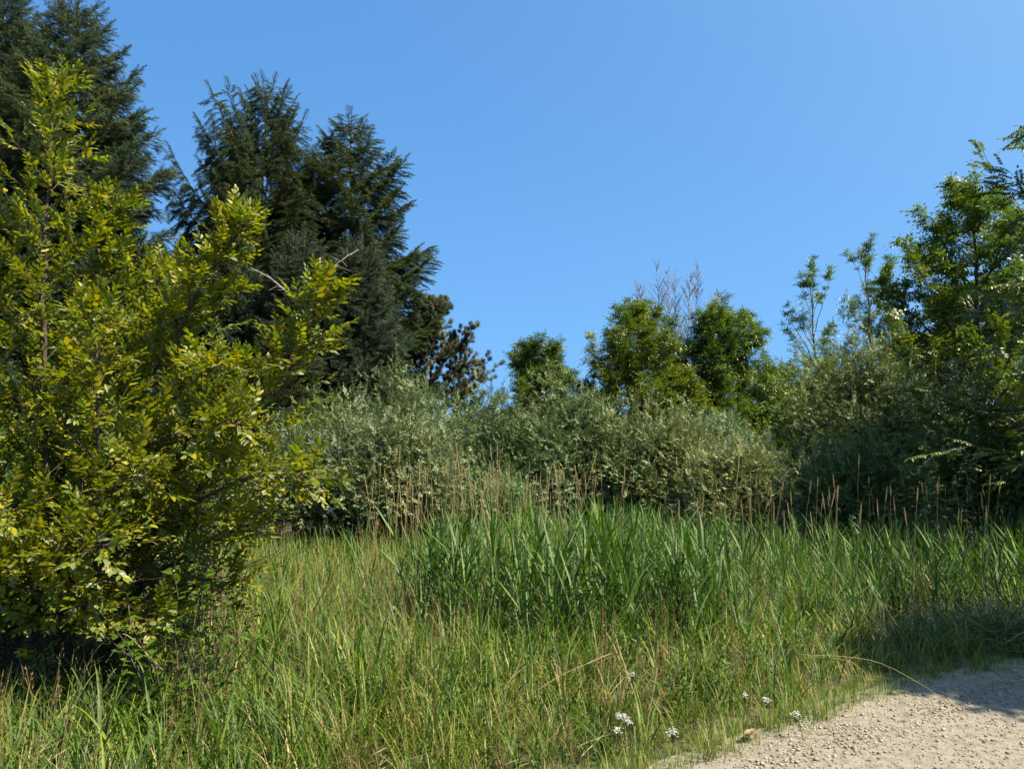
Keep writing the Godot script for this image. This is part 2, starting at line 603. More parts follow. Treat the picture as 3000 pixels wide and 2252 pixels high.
# ---------------------------------------------------------------- the near shrub with large leaves
func near_shrub(kit: Array, plain_leaves: Array, mat: Material, bark: Material, leaf_colors: Array) -> void:
	var root := thing("yellow_green_shrub", "tall yellow-green broadleaf shrub filling the left side, nearest to the path", "shrub", Vector3(-3.2, 0, -5.7))
	var O := root.position
	var pl := Places.new(kit.size(), rng)
	# leaders: points from the ground to the tip, girth at the ground, length of the lowest and highest side shoots
	var leaders := [
		[[Vector3(-3.2, 0, -5.7), Vector3(-3.37, 0.91, -5.7), Vector3(-3.39, 1.78, -5.6), Vector3(-3.4, 2.79, -5.5), Vector3(-3.39, 3.7, -5.45), Vector3(-3.35, 4.4, -5.4)], 0.034, 1.15, 0.1],
		[[Vector3(-3.4, 0, -5.6), Vector3(-3.62, 0.92, -5.6), Vector3(-3.72, 2.06, -5.5), Vector3(-3.8, 3.0, -5.4), Vector3(-3.82, 3.62, -5.3)], 0.028, 0.95, 0.12],
		[[Vector3(-3.1, 0, -5.8), Vector3(-2.99, 1.19, -5.8), Vector3(-2.57, 2.2, -5.6), Vector3(-2.27, 2.77, -5.4), Vector3(-2.04, 3.07, -5.3), Vector3(-1.87, 3.29, -5.2)], 0.03, 0.7, 0.08],
		[[Vector3(-3.0, 0, -5.8), Vector3(-2.63, 0.91, -5.7), Vector3(-1.97, 1.7, -5.4), Vector3(-1.54, 2.14, -5.2), Vector3(-1.36, 2.5, -5.1), Vector3(-1.25, 2.75, -5.0)], 0.03, 0.5, 0.07],
		[[Vector3(-2.95, 0, -5.5), Vector3(-2.74, 1.1, -5.2), Vector3(-2.68, 1.79, -5.0), Vector3(-2.67, 2.3, -4.9), Vector3(-2.69, 2.54, -4.9)], 0.022, 0.6, 0.12],
		[[Vector3(-3.0, 0, -5.7), Vector3(-2.68, 0.94, -5.5), Vector3(-1.96, 1.42, -5.1), Vector3(-1.6, 1.53, -4.9), Vector3(-1.2, 1.52, -4.75)], 0.024, 0.45, 0.06],
		[[Vector3(-3.1, 0, -5.5), Vector3(-2.95, 1.1, -5.45), Vector3(-2.69, 1.64, -5.3), Vector3(-2.0, 1.83, -5.0), Vector3(-1.7, 1.86, -4.8)], 0.022, 0.5, 0.1],
		[[Vector3(-3.3, 0, -5.5), Vector3(-3.23, 0.68, -5.4), Vector3(-2.77, 1.02, -4.8), Vector3(-2.3, 1.15, -4.45)], 0.018, 0.5, 0.15],
		[[Vector3(-2.95, 0, -5.8), Vector3(-2.65, 0.72, -5.6), Vector3(-1.95, 1.12, -5.1), Vector3(-1.65, 1.24, -4.9)], 0.018, 0.42, 0.1],
		[[Vector3(-3.2, 0, -6), Vector3(-3.26, 1.48, -6), Vector3(-3.0, 2.42, -6), Vector3(-2.76, 3.1, -5.9)], 0.028, 0.9, 0.15],
		[[Vector3(-3.1, 0, -6.1), Vector3(-3.18, 1.33, -6), Vector3(-2.72, 2.41, -5.9), Vector3(-2.47, 2.9, -5.8)], 0.026, 0.8, 0.15],
		[[Vector3(-3.5, 0, -5.5), Vector3(-3.57, 0.66, -5.5), Vector3(-3.39, 1.07, -4.9), Vector3(-2.95, 1.29, -4.45)], 0.018, 0.5, 0.15],
		[[Vector3(-3.3, 0, -5.9), Vector3(-3.43, 1.34, -5.9), Vector3(-3.27, 2.86, -5.8), Vector3(-3.05, 3.55, -5.7)], 0.026, 0.8, 0.12],
		[[Vector3(-3.8, 0, -5.9), Vector3(-4.3, 1.4, -5.9), Vector3(-4.5, 2.6, -5.7), Vector3(-4.5, 3.3, -5.6)], 0.026, 0.9, 0.15],
		[[Vector3(-3.2, 0, -6.2), Vector3(-2.9, 1.1, -6.5), Vector3(-2.5, 1.9, -6.6), Vector3(-2.2, 2.4, -6.5)], 0.024, 0.8, 0.15],
		[[Vector3(-3.6, 0, -5.4), Vector3(-3.8, 0.8, -5.1), Vector3(-3.75, 1.5, -4.75), Vector3(-3.6, 1.9, -4.6)], 0.02, 0.6, 0.15],
		[[Vector3(-3.2, 0, -5.4), Vector3(-3.15, 0.9, -5.2), Vector3(-2.6, 1.4, -4.9), Vector3(-2.2, 1.55, -4.7)], 0.018, 0.55, 0.15],
		[[Vector3(-3.0, 0, -5.9), Vector3(-2.6, 1.2, -5.7), Vector3(-2.2, 1.9, -5.3), Vector3(-2.0, 2.25, -5.1)], 0.02, 0.6, 0.15],
		[[Vector3(-3.1, 0, -5.5), Vector3(-2.9, 0.35, -5.2), Vector3(-2.4, 0.62, -4.95), Vector3(-2.1, 0.66, -4.85)], 0.014, 0.4, 0.15],
		[[Vector3(-3.4, 0, -5.5), Vector3(-3.5, 0.45, -5.2), Vector3(-3.3, 0.8, -4.9), Vector3(-3.1, 0.88, -4.75)], 0.014, 0.4, 0.15],
		[[Vector3(-2.9, 0, -5.7), Vector3(-2.5, 0.5, -5.6), Vector3(-2.1, 0.8, -5.4), Vector3(-1.8, 0.85, -5.3)], 0.014, 0.45, 0.15],
		[[Vector3(-3.0, 0, -5.3), Vector3(-2.95, 0.5, -5.0), Vector3(-2.7, 0.78, -4.75), Vector3(-2.5, 0.8, -4.65)], 0.012, 0.4, 0.15],
		[[Vector3(-3.6, 0, -5.4), Vector3(-3.4, 0.6, -5.0), Vector3(-2.9, 0.95, -4.7), Vector3(-2.65, 1.0, -4.6)], 0.012, 0.4, 0.15],
		[[Vector3(-3.9, 0, -5.5), Vector3(-3.9, 0.5, -5.2), Vector3(-3.6, 0.85, -4.95), Vector3(-3.4, 0.9, -4.85)], 0.012, 0.4, 0.15],
	]
	var twigs := MB.new()
	for ld in leaders:
		var pts := smooth(ld[0], 4)
		for i in range(1, pts.size() - 1):
			pts[i] += ball() * 0.018
		for i in pts.size():
			pts[i] -= O
		var sm := MB.new()
		sm.tube(pts, taper(pts.size(), ld[1], 0.004), 7, Color.WHITE)
		obj("stem", sm.mesh(), bark, root)
		var total := 0.0
		for i in pts.size() - 1:
			total += pts[i].distance_to(pts[i + 1])
		var count := int(total * 17.0)
		for k in count:
			var u := lerpf(0.2, 1.0, (k + rng.randf()) / count)
			var a := along(pts, u)
			if a.y + O.y < 0.4:
				continue
			var az := k * 2.39996 + rng.randf_range(-0.5, 0.5)
			var h := heading(pts, u)
			var x := h.cross(Vector3(0.3, 0.2, 1)).normalized()
			var y := h.cross(x)
			var d := ((x * cos(az) + y * sin(az)) * 0.8 + h * rng.randf_range(0.25, 0.8) + Vector3(0, 0.3, 0)).normalized()
			var l: float = lerpf(ld[2], ld[3], pow(u, 1.0)) * rng.randf_range(0.55, 1.1)
			var bp := curve(a, a + d * l, Vector3(0, rng.randf_range(-0.05, 0.05) * l, 0), 4, 0.03)
			twigs.tube(bp, taper(5, 0.003 + 0.006 * l, 0.002), 4, Color.WHITE)
			var w := 0.15
			while w < 1.0:
				var p := along(bp, w)
				var hh := heading(bp, w)
				pl.add(p, hh + ball() * 1.1 + Vector3(0, 0.15, 0), Vector3.UP + ball() * 0.5, rng.randf_range(0.7, 1.1), vary(Color.WHITE, 0.15, 0.12))
				w += 0.08 / maxf(l, 0.1)
			pl.add(bp[4], d + ball() * 0.3 + Vector3(0, 0.15, 0), Vector3.UP + ball() * 0.3, rng.randf_range(0.85, 1.1), vary(Color.WHITE, 0.15, 0.12))
		pl.add(pts[pts.size() - 1], heading(pts, 1.0), Vector3(0, 0, 1) + ball(), 1.0, Color.WHITE)
	# dead inner twigs under the crown
	for i in 520:
		var a := Vector3(rng.randf_range(-1.1, 1.1), rng.randf_range(0.05, 1.0), rng.randf_range(-0.7, 0.75))
		twigs.tube(curve(a, a + Vector3(rng.randf_range(-0.6, 0.6), rng.randf_range(-0.25, 0.4), rng.randf_range(-0.4, 0.6)), Vector3.ZERO, 4, 0.06), taper(5, 0.0065, 0.002), 3, Color.WHITE)
	tag(obj("twigs", twigs.mesh(), bark, root), "", "", "", "stuff")
	# the nearest sprays are taken apart into single leaves
	var all := []
	for v in kit.size():
		for i in pl.xf[v].size():
			var q: Vector3 = pl.xf[v][i].origin + O
			var r := Vector2(q.x, q.z).length()
			if absf(q.x) < -q.z * 0.66 and q.y < 1.6 - q.z * 0.55:
				all.append([r + rng.randf() * 0.25, v, i])
	all.sort_custom(func(p, q): return p[0] < q[0])
	var single := {}
	for k in mini(33, all.size()):
		var v: int = all[k][1]
		var i: int = all[k][2]
		single[v * 100000 + i] = true
		var xf: Transform3D = pl.xf[v][i]
		var stalk := MB.new()
		stalk.tube(curve(Vector3.ZERO, Vector3(0, 0.2, 0), Vector3.ZERO, 3, 0.02), taper(4, 0.0022, 0.001), 4, Color.WHITE)
		obj("twig", stalk.mesh(), bark, root, xf)
		for j in 9:
			var t := (j + 0.6) / 9.0
			var s := 1.0 if j % 2 == 0 else -1.0
			var w := rng.randf_range(-0.6, 0.6)
			var d := (Vector3(s * cos(w) * 0.8, 0.75, sin(w) * 0.8) + ball() * 0.2).normalized()
			if j == 8:
				d = Vector3(0, 1, 0.1)
			var up := (Vector3(0, 0.2, 1) + ball() * 0.5)
			up = (up - d * up.dot(d)).normalized()
			var sz := rng.randf_range(0.75, 1.1)
			obj("leaf", plain_leaves[rng.randi() % plain_leaves.size()], leaf_colors[rng.randi() % leaf_colors.size()], root, xf * Transform3D(Basis(d.cross(up) * sz, d * sz, up * sz), Vector3(0, 0.2 * t, 0)))
	for v in kit.size():
		var keep := []
		var kc := PackedColorArray()
		for i in pl.xf[v].size():
			if not single.has(v * 100000 + i):
				keep.append(pl.xf[v][i])
				kc.append(pl.col[v][i])
		many("foliage", kit[v], mat, keep, kc, root)


func one_leaf(L: float, W: float, fold: float, curl: float, rows: int, col: Color, wave: float) -> ArrayMesh:
	var b := MB.new()
	b.leaf(Vector3.ZERO, Vector3.UP, Vector3(0, 0, 1), L, W, fold, curl, rows, col, wave)
	return b.mesh()


# ---------------------------------------------------------------- grasses
func grass_clump(blades: int, spread: float, h0: float, h1: float, w: float, lean: float, bend: float, rows: int, cols: Array) -> ArrayMesh:
	var b := MB.new()
	for i in blades:
		var az := rng.randf() * TAU
		var r := spread * sqrt(rng.randf())
		var a2 := rng.randf() * TAU
		var c: Color = cols[rng.randi() % cols.size()]
		c = vary(c, 0.2, 0.1)
		b.blade(Vector3(cos(a2) * r, -0.01, sin(a2) * r), az, rng.randf() * lean, bend * rng.randf_range(0.3, 1.2), rng.randf_range(h0, h1), w * rng.randf_range(0.7, 1.2), rows, c, vary(c * 1.1, 0.1))
	return b.mesh()


func reed_blades(b: MB, H: float, n: int, w: float, cols: Array) -> void:
	b.tube(curve(Vector3.ZERO, Vector3(rng.randf_range(-0.06, 0.06), H * 0.82, rng.randf_range(-0.06, 0.06)), Vector3.ZERO, 4, 0.006), taper(5, 0.0045, 0.002), 4, cols[0])
	var az := rng.randf() * TAU
	for k in n:
		var t := (k + 0.5) / n
		az += PI + rng.randf_range(-0.7, 0.7)
		b.blade(Vector3(0, H * (0.16 + 0.64 * t), 0), az, rng.randf_range(0.25, 0.85), rng.randf_range(0.1, 1.0) * (1.1 - 0.7 * t), rng.randf_range(0.3, 0.46), w * rng.randf_range(0.75, 1.15), 5, vary(cols[rng.randi() % cols.size()], 0.12, 0.05), cols[rng.randi() % cols.size()])
	b.blade(Vector3(0, H * 0.8, 0), az, 0.08, 0.15, H * 0.24, w * 0.6, 4, cols[0], cols[0])


func seed_head(L: float, w: float, col: Color, tip: Color) -> ArrayMesh:
	var b := MB.new()
	var n := 90
	for i in n:
		var t := float(i) / n
		var az := i * 2.39996
		var r := w * (0.35 + 0.65 * sin(PI * pow(t, 0.7))) * rng.randf_range(0.6, 1.1)
		var o := Vector3(cos(az), 0, sin(az))
		var p := Vector3(0, L * t, 0)
		var s := Vector3(-sin(az), 0, cos(az)) * 0.0022
		b.tri_flat(p + s, p - s + o * 0.001, p + o * r + Vector3(0, 0.012, 0), col.lerp(tip, rng.randf()))
		b.tri_flat(p + o * r * 0.6 + s, p + o * r * 0.6 - s, p + o * r + Vector3(0, 0.016, 0), col.lerp(tip, rng.randf()))
	return b.mesh()


func stalk(called: String, label: String, group: String, pts: PackedVector3Array, r0: float, head_l: float, mat: Material, head_mesh: Mesh) -> Node3D:
	var root := thing(called, label, "grass stalk", pts[0], group)
	var o := pts[0]
	for i in pts.size():
		pts[i] -= o
	var b := MB.new()
	b.tube(pts, taper(pts.size(), r0, r0 * 0.55), 4, Color(0.5, 0.4, 0.19))
	obj("stem", b.mesh(), mat, root)
	var d := heading(pts, 1.0)
	var x := d.cross(Vector3(0.2, 0.3, 1)).normalized()
	obj("seed_head", head_mesh, mat, root, Transform3D(Basis(x, d, x.cross(d)), pts[pts.size() - 1] - d * head_l * 0.05))
	return root


func grow_grass() -> void:
	var green := Color(0.13, 0.225, 0.024)
	var lime := Color(0.20, 0.27, 0.028)
	var deep := Color(0.06, 0.12, 0.022)
	var blue := Color(0.10, 0.185, 0.055)
	var straw := Color(0.46, 0.37, 0.17)
	var tan := Color(0.38, 0.27, 0.12)
	var olive := Color(0.21, 0.21, 0.05)
	var gm := leaf_mat("grass_blade", 0.5, 0.36, Color(0.5, 0.66, 0.1))
	var dm := leaf_mat("dry_grass_blade", 0.75, 0.3, Color(0.4, 0.34, 0.2))
	mats.grass = gm
	mats.dry = dm
	# kinds of clump: turf, fine, tall, coarse, dry, reed
	var kinds := {"turf": [], "fine": [], "tall": [], "coarse": [], "dry": [], "reed": []}
	for i in 3:
		kinds.turf.append(grass_clump(22, 0.07, 0.05, 0.13, 0.0032, 0.8, 0.9, 3, [green, lime, green, straw]))
		kinds.fine.append(grass_clump(15, 0.06, 0.22, 0.55, 0.0085, 0.8, 2.0, 5, [green, lime, deep, green, lime, straw, green, olive]))
		kinds.tall.append(grass_clump(11, 0.075, 0.45, 0.95, 0.0125, 0.55, 1.9, 6, [green, deep, green, blue, lime, olive, green]))
		kinds.coarse.append(grass_clump(8, 0.09, 0.4, 0.85, 0.022, 0.65, 1.7, 6, [green, blue, lime, deep]))
		var b := MB.new()
		for k in 6:
			var w := rng.randf() * TAU
			var h := rng.randf_range(0.35, 1.05)
			var a := Vector3(cos(w), 0, sin(w)) * 0.06 * rng.randf()
			var top := a + Vector3(rng.randf_range(-0.14, 0.14), h, rng.randf_range(-0.14, 0.14))
			var cc := vary(straw if rng.randf() < 0.6 else tan, 0.2, 0.05)
			b.tube(curve(a, top, Vector3.ZERO, 4, 0.012), taper(5, 0.0024, 0.0013), 3, cc)
			for j in 10:
				var q := top - Vector3(0, 0.13 * rng.randf(), 0)
				var dd := Vector3(rng.randf_range(-1, 1), rng.randf_range(0.2, 1.2), rng.randf_range(-1, 1)).normalized()
				b.tri_flat(q + Vector3(0.0018, 0, 0), q - Vector3(0.0018, 0, 0.001), q + dd * 0.028, cc)
			b.blade(a, rng.randf() * TAU, rng.randf() * 0.5, rng.randf_range(0.8, 2.4), rng.randf_range(0.3, 0.65), 0.006, 4, cc, vary(cc, 0.2))
		kinds.dry.append(b.mesh())
	for i in 5:
		var b := MB.new()
		reed_blades(b, rng.randf_range(0.95, 1.15), 9, 0.021, [blue, green, green, blue])
		kinds.reed.append(b.mesh())
	var put := {}
	for k in kinds:
		put[k] = Places.new(kinds[k].size(), rng)
	var flat := Places.new(3, rng)
	var bands := [[-3.3, -5.6, 0.075], [-5.6, -7.6, 0.095], [-7.6, -10.5, 0.13], [-10.5, -15.5, 0.19]]
	for bd in bands:
		var step: float = bd[2]
		var z: float = bd[0]
		while z > bd[1]:
			var half := -z * 0.70 + 1.3
			var x := -half
			while x < half:
				var px := x + rng.randf_range(-0.6, 0.6) * step
				var pz := z + rng.randf_range(-0.6, 0.6) * step
				x += step
				var s := into_grass(px, pz) + 0.12 * noise_b.get_noise_2d(px * 90, pz * 90)
				if s < -0.45:
					continue
				var n1 := noise_a.get_noise_2d(px * 55, pz * 55)
				var n2 := noise_b.get_noise_2d(px * 40 + 300, pz * 40)
				var tint := vary(Color.WHITE, 0.16, 0.08)
				if s < 0.0:
					if rng.randf() < 0.4 * pow(1.0 + s / 0.45, 2.0) * (0.4 + clampf(2.0 * n1 + 0.5, 0, 1)):
						put.turf.add(Vector3(px, 0, pz), Vector3.UP, ball(), rng.randf_range(0.4, 0.9), tint)
					continue
				if s > 0.5 and noise_b.get_noise_2d(px * 330, pz * 330) < -0.16 - 0.25 * rng.randf():
					continue
				var spin := Vector3(rng.randf() - 0.5, 0, rng.randf() - 0.5)
				var at := Vector3(px, 0, pz)
				var tilt := Vector3.UP + ball() * 0.1
				if s < 0.34:
					put.turf.add(at, tilt, spin, rng.randf_range(0.8, 1.35), tint)
					if rng.randf() < 0.1:
						put.fine.add(at, tilt, spin, rng.randf_range(0.35, 0.6), tint)
					continue
				# height that the meadow reaches here
				var grow := clampf((s - 0.3) / 1.1, 0.0, 1.0)
				if px < -1.2 and pz > -5.4:
					grow *= 0.5
				var reed := 1.0 - Vector2((px - 0.45) / 1.75, (pz + 7.3) / 1.75).length()
				var dead_right := 1.0 - Vector2((px - 2.6) / 1.5, (pz + 7.4) / 1.1).length()
				var dead_left := 1.0 - Vector2((px + 1.3) / 1.1, (pz + 6.6) / 1.8).length()
				var trodden := 1.0 - Vector2((px - 4.6) / 1.2, (pz + 7.3) / 0.55).length()
				if trodden > -0.05:
					if trodden > 0.1 and rng.randf() < 0.35:
						put.turf.add(at, tilt, spin, rng.randf_range(0.9, 1.5), tint)
					continue
				if px < -1.9 and pz < -4.95 and pz > -6.9 and px > -5.0 and rng.randf() < 0.7:
					continue
				var far := clampf((-pz - 7.2 + 0.25 * maxf(px - 1.0, 0.0)) / 1.8, 0.0, 1.0)
				if reed > 0.0 and rng.randf() < 0.5 * clampf(reed * 3.0, 0.25, 1.0):
					put.reed.add(at, Vector3.UP + ball() * 0.3, spin, rng.randf_range(0.72, 1.2) * (0.93 + 0.1 * minf(reed * 2.0, 1.0)), tint)
					if rng.randf() < 0.5:
						continue
				if far > 0.0 and rng.randf() < far * (0.45 + 0.35 * clampf(n1 * 2.0 + 0.3, 0, 1)) and px > -0.6 + n2 * 2.0:
					put.reed.add(at, Vector3.UP + ball() * 0.35, spin, rng.randf_range(0.52, 0.9), tint)
					continue
				var dry := 0.07 + 0.24 * clampf(n1 * 2.0, 0, 1) + 0.2 * clampf(dead_left * 1.6, 0, 1) + 0.5 * clampf(dead_right * 2.0, 0, 1)
				var roll := rng.randf()
				if roll < dry:
					put.dry.add(at, Vector3.UP + ball() * (0.3 if dead_right > 0 else 0.14), spin, rng.randf_range(0.55, 0.95) * lerpf(0.45, 1.0, grow) * (0.7 if dead_right > 0.0 else 1.0), tint)
					if rng.randf() < 0.4:
						flat.add(at + Vector3(0, rng.randf() * 0.25, 0), Vector3.UP * 0.3 + ball(), spin, rng.randf_range(0.5, 0.9), tint)
				elif roll < dry + 0.12 + 0.14 * clampf(n2 * 2.0, 0, 1) + (0.16 if (px > 0.9 and s > 0.5) or px < -1.1 else 0.0):
					put.coarse.add(at, Vector3.UP + ball() * 0.2, spin, rng.randf_range(0.7, 1.1) * lerpf(0.5, 1.0, grow), tint)
				elif roll < dry + 0.22 + 0.55 * clampf((s - 0.75) / 1.0, 0, 1) and (px < -0.9 or s > 1.15):
					put.tall.add(at, tilt, spin, rng.randf_range(0.6, 0.95) * lerpf(0.5, 1.0, grow), tint)
				else:
					put.fine.add(at, tilt, spin, rng.randf_range(0.75, 1.25) * lerpf(0.45, 1.25, grow), tint)
			z -= step
	for row in [["turf", "turf", "short green turf along the edge of the gravel path", gm], ["fine", "fine_grass", "fine bright green grass growing knee high behind the path", gm], ["tall", "tall_grass", "tall green meadow grass between the path and the shrubs", gm], ["coarse", "coarse_grass", "broad arching grass blades scattered through the meadow", gm], ["dry", "dry_grass", "dry straw-coloured grass patches in the meadow", dm], ["reed", "reeds", "blue-green reeds with broad pointed blades in the middle of the meadow", gm]]:
		var root := thing(row[1], row[2], "grass" if row[0] != "reed" else "reeds")
		root.set_meta("kind", "stuff")
		foliage(put[row[0]], kinds[row[0]], row[3], root, "clump")
	# dead blades lying low in the meadow
	var litter := thing("grass_litter", "dead straw lying low among the meadow grass", "straw")
	litter.set_meta("kind", "stuff")
	var lk := []
	for i in 3:
		lk.append(grass_clump(9, 0.1, 0.2, 0.45, 0.006, 1.6, 1.2, 4, [straw, tan, straw]))
	foliage(flat, lk, dm, litter, "clump")
	# trampled reeds lying on the path's edge at the right
	var laid := MB.new()
	for i in 1500:
		var a := rng.randf() * TAU
		var r := sqrt(rng.randf())
		var p := Vector3(4.85 + cos(a) * r * 1.35, 0.0, -7.25 + sin(a) * r * 0.62)
		p.y = 0.015 + 0.24 * (1.0 - r * r) * rng.randf()
		var w := rng.randfn(-0.1, 0.75) + (PI if rng.randf() < 0.25 else 0.0)
		var cc := vary([blue, deep, green, olive, straw][[0, 1, 2, 2, 3, 4, 4, 0][rng.randi() % 8]], 0.25, 0.1)
		laid.blade(p, w, rng.randf_range(1.0, 1.6), rng.randf_range(0.0, 0.8), rng.randf_range(0.3, 0.75), rng.randf_range(0.008, 0.022), 4, cc, cc)
	var lo := obj("flattened_reeds", laid.mesh(), gm, self)
	tag(lo, "heap of flattened reeds lying at the path's edge on the right", "reeds", "", "stuff")


func single_plants() -> void:
	var gm: Material = mats.grass
	var dm: Material = mats.dry
	var blue := Color(0.10, 0.185, 0.055)
	var deep := Color(0.06, 0.12, 0.022)
	var cols := [blue, deep, Color(0.095, 0.16, 0.022), Color(0.09, 0.15, 0.06)]
	# front rank of the reeds, each one a plant with its blades
	var blades := []
	for i in 5:
		var b := MB.new()
		b.blade(Vector3.ZERO, 0.0, 0.0, rng.randf_range(0.15, 1.1), 0.44, 0.022, 6, cols[i % 4], cols[(i + 1) % 4])
		blades.append(b.mesh())
	var protos := []
	for k in 5:
		var root := Node3D.new()
		root.name = "reed_model"
		var st := MB.new()
		st.tube(curve(Vector3.ZERO, Vector3(rng.randf_range(-0.05, 0.05), 0.95, rng.randf_range(-0.05, 0.05)), Vector3.ZERO, 4, 0.006), taper(5, 0.0045, 0.002), 4, deep)
		obj("stem", st.mesh(), gm, root)
		var az := rng.randf() * TAU
		for j in 7:
			az += PI + rng.randf_range(-0.7, 0.7)
			obj("blade", blades[rng.randi() % 5], gm, root, Transform3D(Basis(Vector3.UP, az) * Basis(Vector3(0, 0, 1), -rng.randf_range(0.2, 0.85)) * Basis.from_scale(Vector3.ONE * rng.randf_range(0.75, 1.1)), Vector3(0, 0.2 + 0.11 * j, 0)))
		obj("blade", blades[0], gm, root, Transform3D(Basis.from_scale(Vector3.ONE * 0.7), Vector3(0, 0.9, 0)))
		protos.append(root)
	for k in 46:
		var x := rng.randf_range(-0.75, 2.0)
		var z := -5.75 - 0.25 * absf(x - 0.6) - rng.randf() * 0.75
		var r: Node3D = protos[k % 5].duplicate()
		r.name = numbered("reed")
		r.position = Vector3(x, 0, z)
		r.rotation = Vector3(rng.randf_range(-0.14, 0.14), rng.randf() * TAU, rng.randf_range(-0.14, 0.14))
		r.scale = Vector3.ONE * rng.randf_range(0.85, 1.12)
		add_child(r)
		tag(r, "broad-bladed green reed in the front rank of the reed clump", "reed", "reeds at the front of the reed clump")
	for p in protos:
		p.free()
	# tan seed heads standing above the grass
	var heads := []
	for i in 4:
		heads.append(seed_head(rng.randf_range(0.1, 0.19), 0.0085, Color(0.56, 0.42, 0.2), Color(0.72, 0.57, 0.32)))
	for k in 235:
		var z := -rng.randf_range(6.6, 12.0)
		var px := 330.0 + 310.0 * (rng.randf() * 0.6 + rng.randf() * 0.4) if k < 165 else rng.randf_range(640, 1010)
		var x := (px - 512.0) / 770.0 * -z
		var h := rng.randf_range(0.95, 1.5) if k < 165 else rng.randf_range(0.95, 1.35)
		if k % 9 == 0:
			h += 0.25
		var lean := Vector3(rng.randfn(0, 0.16), 0, rng.randf_range(-0.15, 0.15))
		var pts := curve(Vector3(x, 0, z), Vector3(x, h, z) + lean, Vector3.ZERO, 5, 0.008)
		var where := "before the silvery hedge" if k < 165 else "before the shaded shrubs on the right"
		stalk("seed_stalk", "tan grass stalk with narrow seed head " + where, "seed stalks " + where, pts, 0.0026, 0.14, dm, heads[k % 4])
	# single dry stalks near the path
	stalk("arching_stalk", "long dry stalk arching low over the grass left of the white flowers", "", smooth([Vector3(-0.22, 0.02, -4.75), Vector3(0.0, 0.16, -4.75), Vector3(0.25, 0.32, -4.8), Vector3(0.46, 0.4, -4.85)], 5), 0.0028, 0.14, dm, heads[0])
	stalk("arching_stalk", "longest dry stalk leaning out across the path's edge to the right", "", smooth([Vector3(2.1, 0.24, -5.75), Vector3(2.5, 0.25, -5.55), Vector3(2.75, 0.14, -5.4), Vector3(2.86, 0.06, -5.32)], 5), 0.0021, 0.14, dm, heads[1])
	stalk("arching_stalk", "short dry stalk bending down to the turf beside the longer stalk", "", smooth([Vector3(2.15, 0.24, -5.7), Vector3(2.34, 0.25, -5.5), Vector3(2.44, 0.15, -5.42), Vector3(2.47, 0.06, -5.4)], 5), 0.0021, 0.14, dm, heads[2])
	stalk("arching_stalk", "pale upright stalk standing beside the white flowers at the path", "", smooth([Vector3(0.73, 0.0, -4.42), Vector3(0.75, 0.15, -4.45), Vector3(0.79, 0.33, -4.48)], 4), 0.003, 0.1, dm, heads[3])
	stalk("arching_stalk", "bent tan stalk in the dark grass below the yellow-green shrub", "", smooth([Vector3(-2.6, 0.0, -4.7), Vector3(-2.5, 0.45, -4.7), Vector3(-2.3, 0.62, -4.65), Vector3(-2.12, 0.52, -4.6)], 5), 0.0035, 0.12, dm, heads[0])
	# white yarrow
	var white := leaf_mat("white_petals", 0.7, 0.3, Color(0.3, 0.3, 0.3))
	for f in [[0.55, 0.19, -4.42, 0.04, "left flower of the three white ones above the bare stalk"], [0.59, 0.21, -4.4, 0.04, "middle flower of the three white ones above the bare stalk"], [0.64, 0.19, -4.4, 0.038, "right flower of the three white ones above the bare stalk"], [0.57, 0.155, -4.35, 0.045, "pale flower hanging below the three white ones"], [0.86, 0.13, -4.4, 0.055, "large white flower cluster at the grassy edge of the path"], [0.72, 0.34, -4.75, 0.03, "small white flower alone in the dark grass above the others"], [1.38, 0.19, -4.85, 0.028, "smallest white flower in the grass right of the fallen leaf"], [1.57, 0.16, -4.85, 0.045, "white flower cluster bent sideways between the small one and the path"], [1.7, 0.13, -4.7, 0.055, "white flower cluster farthest right, leaning over the gravel"], [-0.86, 0.5, -6, 0.03, "tiny white flower in the tan grass in front of the reeds"]]:
		var root := thing("white_flower", f[4], "flower", Vector3(f[0], 0, f[2]))
		var sb := MB.new()
		var top := Vector3(rng.randf_range(-0.05, 0.05), f[1], rng.randf_range(-0.05, 0.05))
		sb.tube(curve(Vector3.ZERO, top, Vector3(0.01, 0, 0), 4, 0.02), taper(5, 0.003, 0.002), 4, Color(0.12, 0.16, 0.05))
		var fb := MB.new()
		for k in 46:
			var o: Vector3 = Vector3(rng.randfn(0, 0.36), 0, rng.randfn(0, 0.3)) * f[3] * 0.75
			var head := top + Vector3(o.x, 0.02 - o.length() * 0.25 + rng.randf() * 0.014 - o.z * 0.5, o.z)
			if k % 3 == 0:
				sb.tube(PackedVector3Array([top - Vector3(0, 0.03, 0), head]), taper(2, 0.0012, 0.001), 3, Color(0.14, 0.17, 0.06))
			for j in 4:
				var w := TAU * j / 4.0 + k
				var d := Vector3(cos(w), rng.randf_range(0.0, 0.5), sin(w)).normalized()
				fb.leaf(head, d, (Vector3.UP + ball() * 0.5).normalized(), rng.randf_range(0.004, 0.0075), 0.006, 0.1, 0.3, 2, vary(Color(0.72, 0.72, 0.66), 0.12))
		obj("stem", sb.mesh(), gm, root)
		obj("petals", fb.mesh(), white, root)
	# broad-leaved weeds
	var weed_leaf := []
	for i in 3:
		weed_leaf.append(one_leaf(0.09, 0.024, 0.25, rng.randf_range(0.2, 0.7), 5, vary([Color(0.12, 0.2, 0.04), Color(0.15, 0.24, 0.05), Color(0.1, 0.17, 0.05)][i], 0.05), 0.0))
